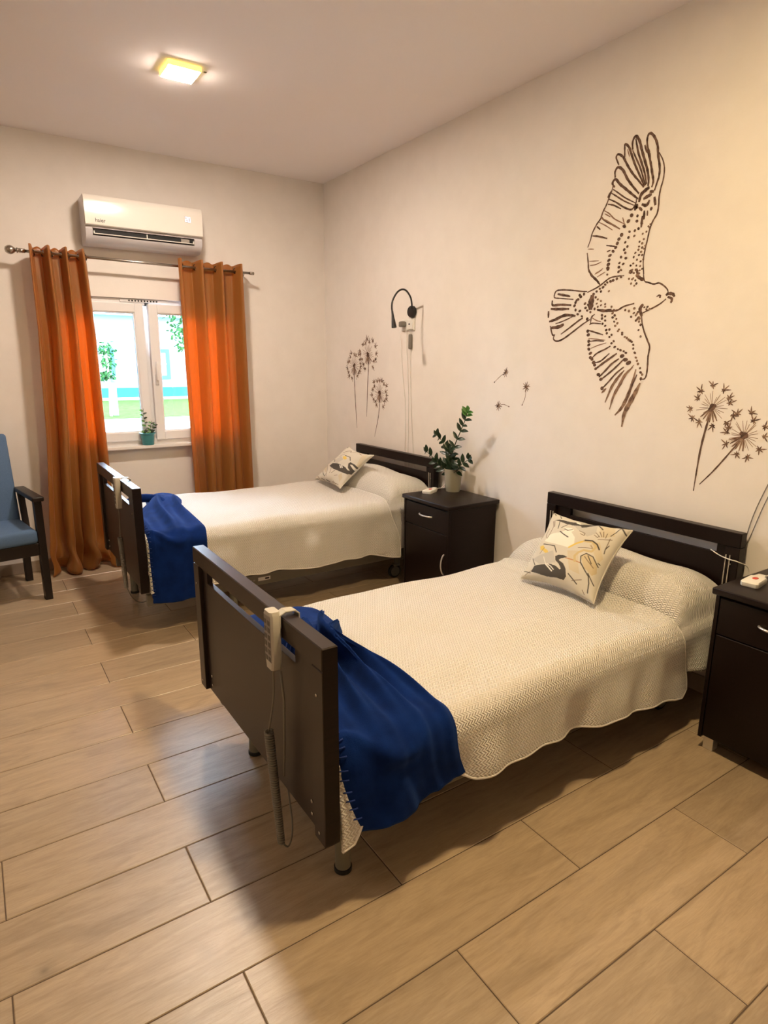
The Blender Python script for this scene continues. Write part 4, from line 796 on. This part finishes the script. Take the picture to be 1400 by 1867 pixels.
# ------------------------------------------------------------------ plants
def leaf_mesh(q, base_, d, up, L, W_, mi=0, curl=.15):
    d = Vector(d).normalized(); up = Vector(up); s = d.cross(up).normalized(); n_ = s.cross(d); vs = []; m = 7
    for i in range(m):
        t = i/(m-1); w_ = W_*(math.sin(PI*min(1, t*.96+.04))**.75)*(1-.25*t); c = Vector(base_)+d*L*t-n_*curl*L*t*t*.6
        vs += [c-s*w_*.5+n_*w_*.16, c, c+s*w_*.5+n_*w_*.16]
    fs = []
    for i in range(m-1): fs += [(3*i, 3*i+1, 3*i+4, 3*i+3), (3*i+1, 3*i+2, 3*i+5, 3*i+4)]
    q.add(vs, fs, mi)
def zz_plant(cx, cy, z, stems, label, pot, pr, ph, cat='plant'):
    t = thing('potted_plant', label, cat, (cx, cy, z))
    b_ = MB().lathe([(pr*.72, 0), (pr*.76, .004), (pr*.98, ph-.002), (pr, ph), (pr*.93, ph), (pr*.90, ph-.012), (pr*.1, ph-.014)], (cx, cy, z), 36); p_ = b_.build('pot', pot, t, smooth='auto')
    MB().lathe([(pr*.91, ph-.020), (pr*.90, ph-.013), (.001, ph-.010)], (cx, cy, z), 24).build('soil', M['soil'], p_)
    for pts, L, W_, nl, new in stems:
        C_ = catmull(pts, 10); q = MB(); q.tube(C_, [.0045*(1-.55*i/len(C_)) for i in range(len(C_))], 7); st_ = q.build('stem', M['stem'], t, True)
        m = len(C_); q = MB()
        for k in range(nl):
            f = .22+.74*k/(nl-1); i = min(int(f*m), m-2); T = (C_[i+1]-C_[i]).normalized(); side = T.cross(Vector((1, .15, .1))).normalized()
            for s in (-1, 1):
                dd = T*.55+side*s*.9+Vector((random.uniform(-.45, .3), random.uniform(-.1, .1), .12)); sz = L*1.22*(1-.30*f)*random.uniform(.85, 1.1)
                leaf_mesh(q, C_[i], dd, Vector((-.75, -.45, .55)) if s > 0 else Vector((-.6, -.55, .6)), sz, 1.2*W_*random.uniform(.85, 1.1), 1 if (new and f > .82) else 0, .2)
        for s in (-.4, .1, .5): leaf_mesh(q, C_[-2], (C_[-1]-C_[-2]).normalized()+Vector((s*.2, s, .1)), Vector((-.8, -.5, .3)), L*.7, W_*.8, 1 if new else 0)
        q.build('leaves', [M['leaf'], M['leaf_new']], st_, True)
    return t
z0 = .81
def S_(dx0, *yz): return [(2.62, 3.12, .79)]+[(2.62+dx0*(i+1)/len(yz), y, z) for i, (y, z) in enumerate(yz)]
zz_plant(2.622, 3.125, .682, [
    (S_(-.05, (3.138, .876), (3.099, .978), (3.028, 1.091), (2.974, 1.171), (2.945, 1.221)), .062, .024, 9, True),
    (S_(-.03, (3.161, .879), (3.187, .957), (3.225, 1.01), (3.275, 1.045)), .060, .024, 6, False),
    (S_(-.04, (3.217, .825), (3.294, .880), (3.37, .924)), .062, .026, 5, False),
    (S_(-.06, (3.049, .843), (2.992, .884), (2.90, .93)), .060, .025, 4, False),
    (S_(-.05, (3.155, .845), (3.132, .929), (3.108, .971)), .066, .028, 5, False),
    (S_(-.07, (3.10, .841), (3.06, .892)), .062, .027, 4, False),
    (S_(-.08, (3.17, .83), (3.215, .875)), .062, .027, 4, False)], 'dark green leafy plant in a beige pot on the cabinet between the beds', M['potg'], .062, .152)
zz_plant(2.56, .955, .682, [
    ([(2.56, .955, .79), (2.58, 1.0, .86), (2.60, 1.05, .93), (2.62, 1.10, .97)], .06, .024, 6, False), ([(2.56, .955, .79), (2.56, .93, .90), (2.57, .90, 1.02)], .06, .024, 6, False),
    ([(2.56, .955, .79), (2.54, .88, .86), (2.52, .80, .90)], .06, .024, 5, False), ([(2.56, .955, .79), (2.58, 1.02, .84), (2.60, 1.085, .87)], .055, .024, 5, False)],
    'dark green leafy plant at the right picture edge on the near cabinet', M['potg'], .06, .15)
wp = thing('window_plant', 'small herb plant in a teal pot on the window sill', 'plant', (1.128, 5.02, .886))
MB().lathe([(.040, 0), (.042, .003), (.052, .082), (.060, .086), (.061, .094), (.055, .095), (.050, .08), (.005, .078)], (1.128, 5.022, .886), 32).build('pot', M['pott'], wp, smooth='auto')
q = MB(); ql = MB()
for pts, nl in (([(1.125, 5.02, .965), (1.12, 5.02, 1.03), (1.108, 5.02, 1.10), (1.112, 5.02, 1.165)], 8), ([(1.135, 5.02, .965), (1.15, 5.01, 1.02), (1.162, 5.01, 1.07)], 6), ([(1.14, 5.02, .965), (1.17, 5.02, 1.01), (1.20, 5.02, 1.05)], 6), ([(1.12, 5.02, .965), (1.10, 5.0, 1.0)], 5), ([(1.13, 5.01, .965), (1.16, 4.99, .995)], 5)):
    C_ = catmull(pts, 6); q.tube(C_, .0016, 5)
    for k in range(nl):
        i = int(len(C_)*(.25+.7*k/nl)); s = (-1)**k; leaf_mesh(ql, C_[min(i, len(C_)-1)], (s*.9, random.uniform(-.6, .2), .4), (0, -.9, .5), random.uniform(.022, .036), .017, k % 2)
q.build('stem', M['stem'], wp, True); ql.build('leaves', [M['leaf'], M['leaf_new']], wp, True)

# ------------------------------------------------------------------ armchair by the wall
ch = thing('armchair', 'blue-grey upholstered armchair with dark wooden frame at the left edge', 'chair', (-.037, 4.579, 0)); 
cm = Matrix.Translation((-.037, 4.579, 0)) @ Matrix.Rotation(math.radians(9), 4, 'Z')
def cb(name, boxes, m, c=.004, parent=ch, smooth=False):
    q = MB()
    for b_ in boxes: q.box(*b_[:6], c, mtx=cm @ (b_[6] if len(b_) > 6 else Matrix.Identity(4)))
    return q.build(name, m, parent, smooth=smooth)
for s in (-1, 1):
    x0, x1 = (s*.285-.022, s*.285+.022)
    cb('leg', [(x0, x1, -.262, -.212, 0, .655)], M['chairwood'])
    cb('leg', [(x0-s*.0, x1-s*.0, .218, .262, 0, .40)], M['chairwood'])
    cb('arm_support', [(x0+.004, x1-.004, .085, .125, .36, .66, Matrix.Translation((0, .10, .36)) @ Matrix.Rotation(math.radians(-12), 4, 'X') @ Matrix.Translation((0, -.10, -.36)))], M['chairwood'])
    cb('armrest', [(x0-.012, x1+.012, -.285, .20, .655, .685)], M['chairwood'], .008, smooth='auto')
    cb('side_rail', [(x0+.006, x1-.006, -.215, .22, .315, .385)], M['chairwood'])
cb('front_rail', [(-.265, .265, -.255, -.225, .305, .385)], M['chairwood']); cb('back_rail', [(-.265, .265, .225, .25, .315, .385)], M['chairwood'])
cb('seat', [(-.262, .262, -.27, .20, .385, .475)], M['chairfab'], .022, smooth='auto')
tl = Matrix.Translation((0, .17, .42)) @ Matrix.Rotation(math.radians(-10), 4, 'X') @ Matrix.Translation((0, -.17, -.42))
cb('backrest', [(-.262, .262, .13, .205, .42, 1.045, tl)], M['chairfab'], .022, smooth='auto')

# ------------------------------------------------------------------ outside the window
tag(MB().box(-30, 40, 5.4, 20.1, -.25, -.12).build('courtyard_paving', M['paving'], None, False, (5, 12, -.2)), kind='structure')
q = MB(); q.box(-30, 40, 20.1, 30.2, -.25, -.105); tag(q.build('lawn', M['grass'], None, False, (5, 25, -.2)), 'green lawn between the paving and the white building', 'grass', kind='stuff')
hb_ = thing('building', 'white single-storey building with a blue base seen through the window', 'building', (8, 31, 0))
MB().box(-8, 24, 31, 37, -.1, 3.62).build('wall', M['house'], hb_)
MB().box(-8, 24, 30.96, 31.0, -.1, .42).build('plinth', M['housebase'], hb_)
MB().box(-8.3, 24.3, 30.5, 37.5, 3.62, 3.85).build('roof', M['upvc'], hb_)
MB().box(-8, 24, 30.2, 31, -.12, -.02).build('kerb', M['paving'], hb_)
for x0, x1 in ((1.9, 2.95), (4.65, 5.78), (7.15, 8.24), (10.2, 11.3), (13.0, 14.1)):
    f = frame(x0, x1, .80, 2.18, .16, 30.93, 31.01, 0).build('window', M['blueframe'], hb_)
    MB().box(x0+.16, x1-.16, 30.97, 30.999, .96, 2.02).build('pane', M['housepane'], f)
    q = MB(); q.box((x0+x1)/2-.03, (x0+x1)/2+.03, 30.94, 30.97, .96, 2.02); q.box(x0+.16, x1-.16, 30.94, 30.97, 1.46, 1.52); q.build('glazing_bar', M['upvc'], f)
pl_ = thing('garden_post', 'white square post standing on the lawn outside', 'post', (3.86, 21.2, -.1)); MB().box(3.79, 3.93, 21.13, 21.27, -.1, .95, .01).build('shaft', M['house'], pl_); MB().box(3.76, 3.96, 21.1, 21.3, .95, 1.12, .02).build('cap', M['house'], pl_)
def tree(name, label, x, y, trunk, clusters, nleaf, ls, seed):
    rnd = random.Random(seed); t = thing(name, label, 'tree', (x, y, -.1)); MB().tube(trunk, [.05*(1-.6*i/len(trunk)) for i in range(len(trunk))], 8).build('trunk', M['bark'], t, True)
    q = MB()
    for (cx, cy, cz, rx, rz) in clusters:
        for i in range(nleaf):
            a, b2, r2 = rnd.uniform(0, 2*PI), rnd.uniform(-1, 1), rnd.random()**.4; p = Vector((cx+rx*r2*math.cos(a)*math.sqrt(1-b2*b2), cy+rx*r2*math.sin(a)*math.sqrt(1-b2*b2), cz+rz*r2*b2))
            d = Vector((rnd.uniform(-1, 1), rnd.uniform(-1, 1), rnd.uniform(-1, .3))).normalized(); s = d.cross(Vector((rnd.uniform(-1, 1), rnd.uniform(-1, 1), 1))).normalized()*ls*.3
            q.add([p, p+d*ls*.5+s, p+d*ls, p+d*ls*.5-s], [(0, 1, 2, 3)])
    tag(q.build('foliage', M['treeleaf'], t), kind='stuff'); return t
tree('sapling', 'thin young tree in front of the blue-framed window outside', 3.7, 21, [(3.68, 21, -.1), (3.72, 21, .8), (3.70, 21, 1.6), (3.70, 21, 2.1)], [(3.70, 21, 1.95, .28, .22), (3.72, 21, 1.5, .22, .25), (3.66, 21, 1.15, .25, .16)], 90, .14, 3)
tree('garden_tree', 'leafy tree with drooping branches outside the right window pane', 3.6, 10.4, [(3.75, 10.6, -.12), (3.7, 10.5, 1.0), (3.5, 10.4, 2.2), (3.2, 10.2, 2.9)], [(2.95, 10.1, 2.35, .42, .32), (2.95, 10, 1.95, .26, .30), (3.25, 10.1, 2.7, .6, .4), (3.5, 10.2, 2.3, .4, .4), (2.62, 10, 2.5, .25, .25)], 260, .075, 4)
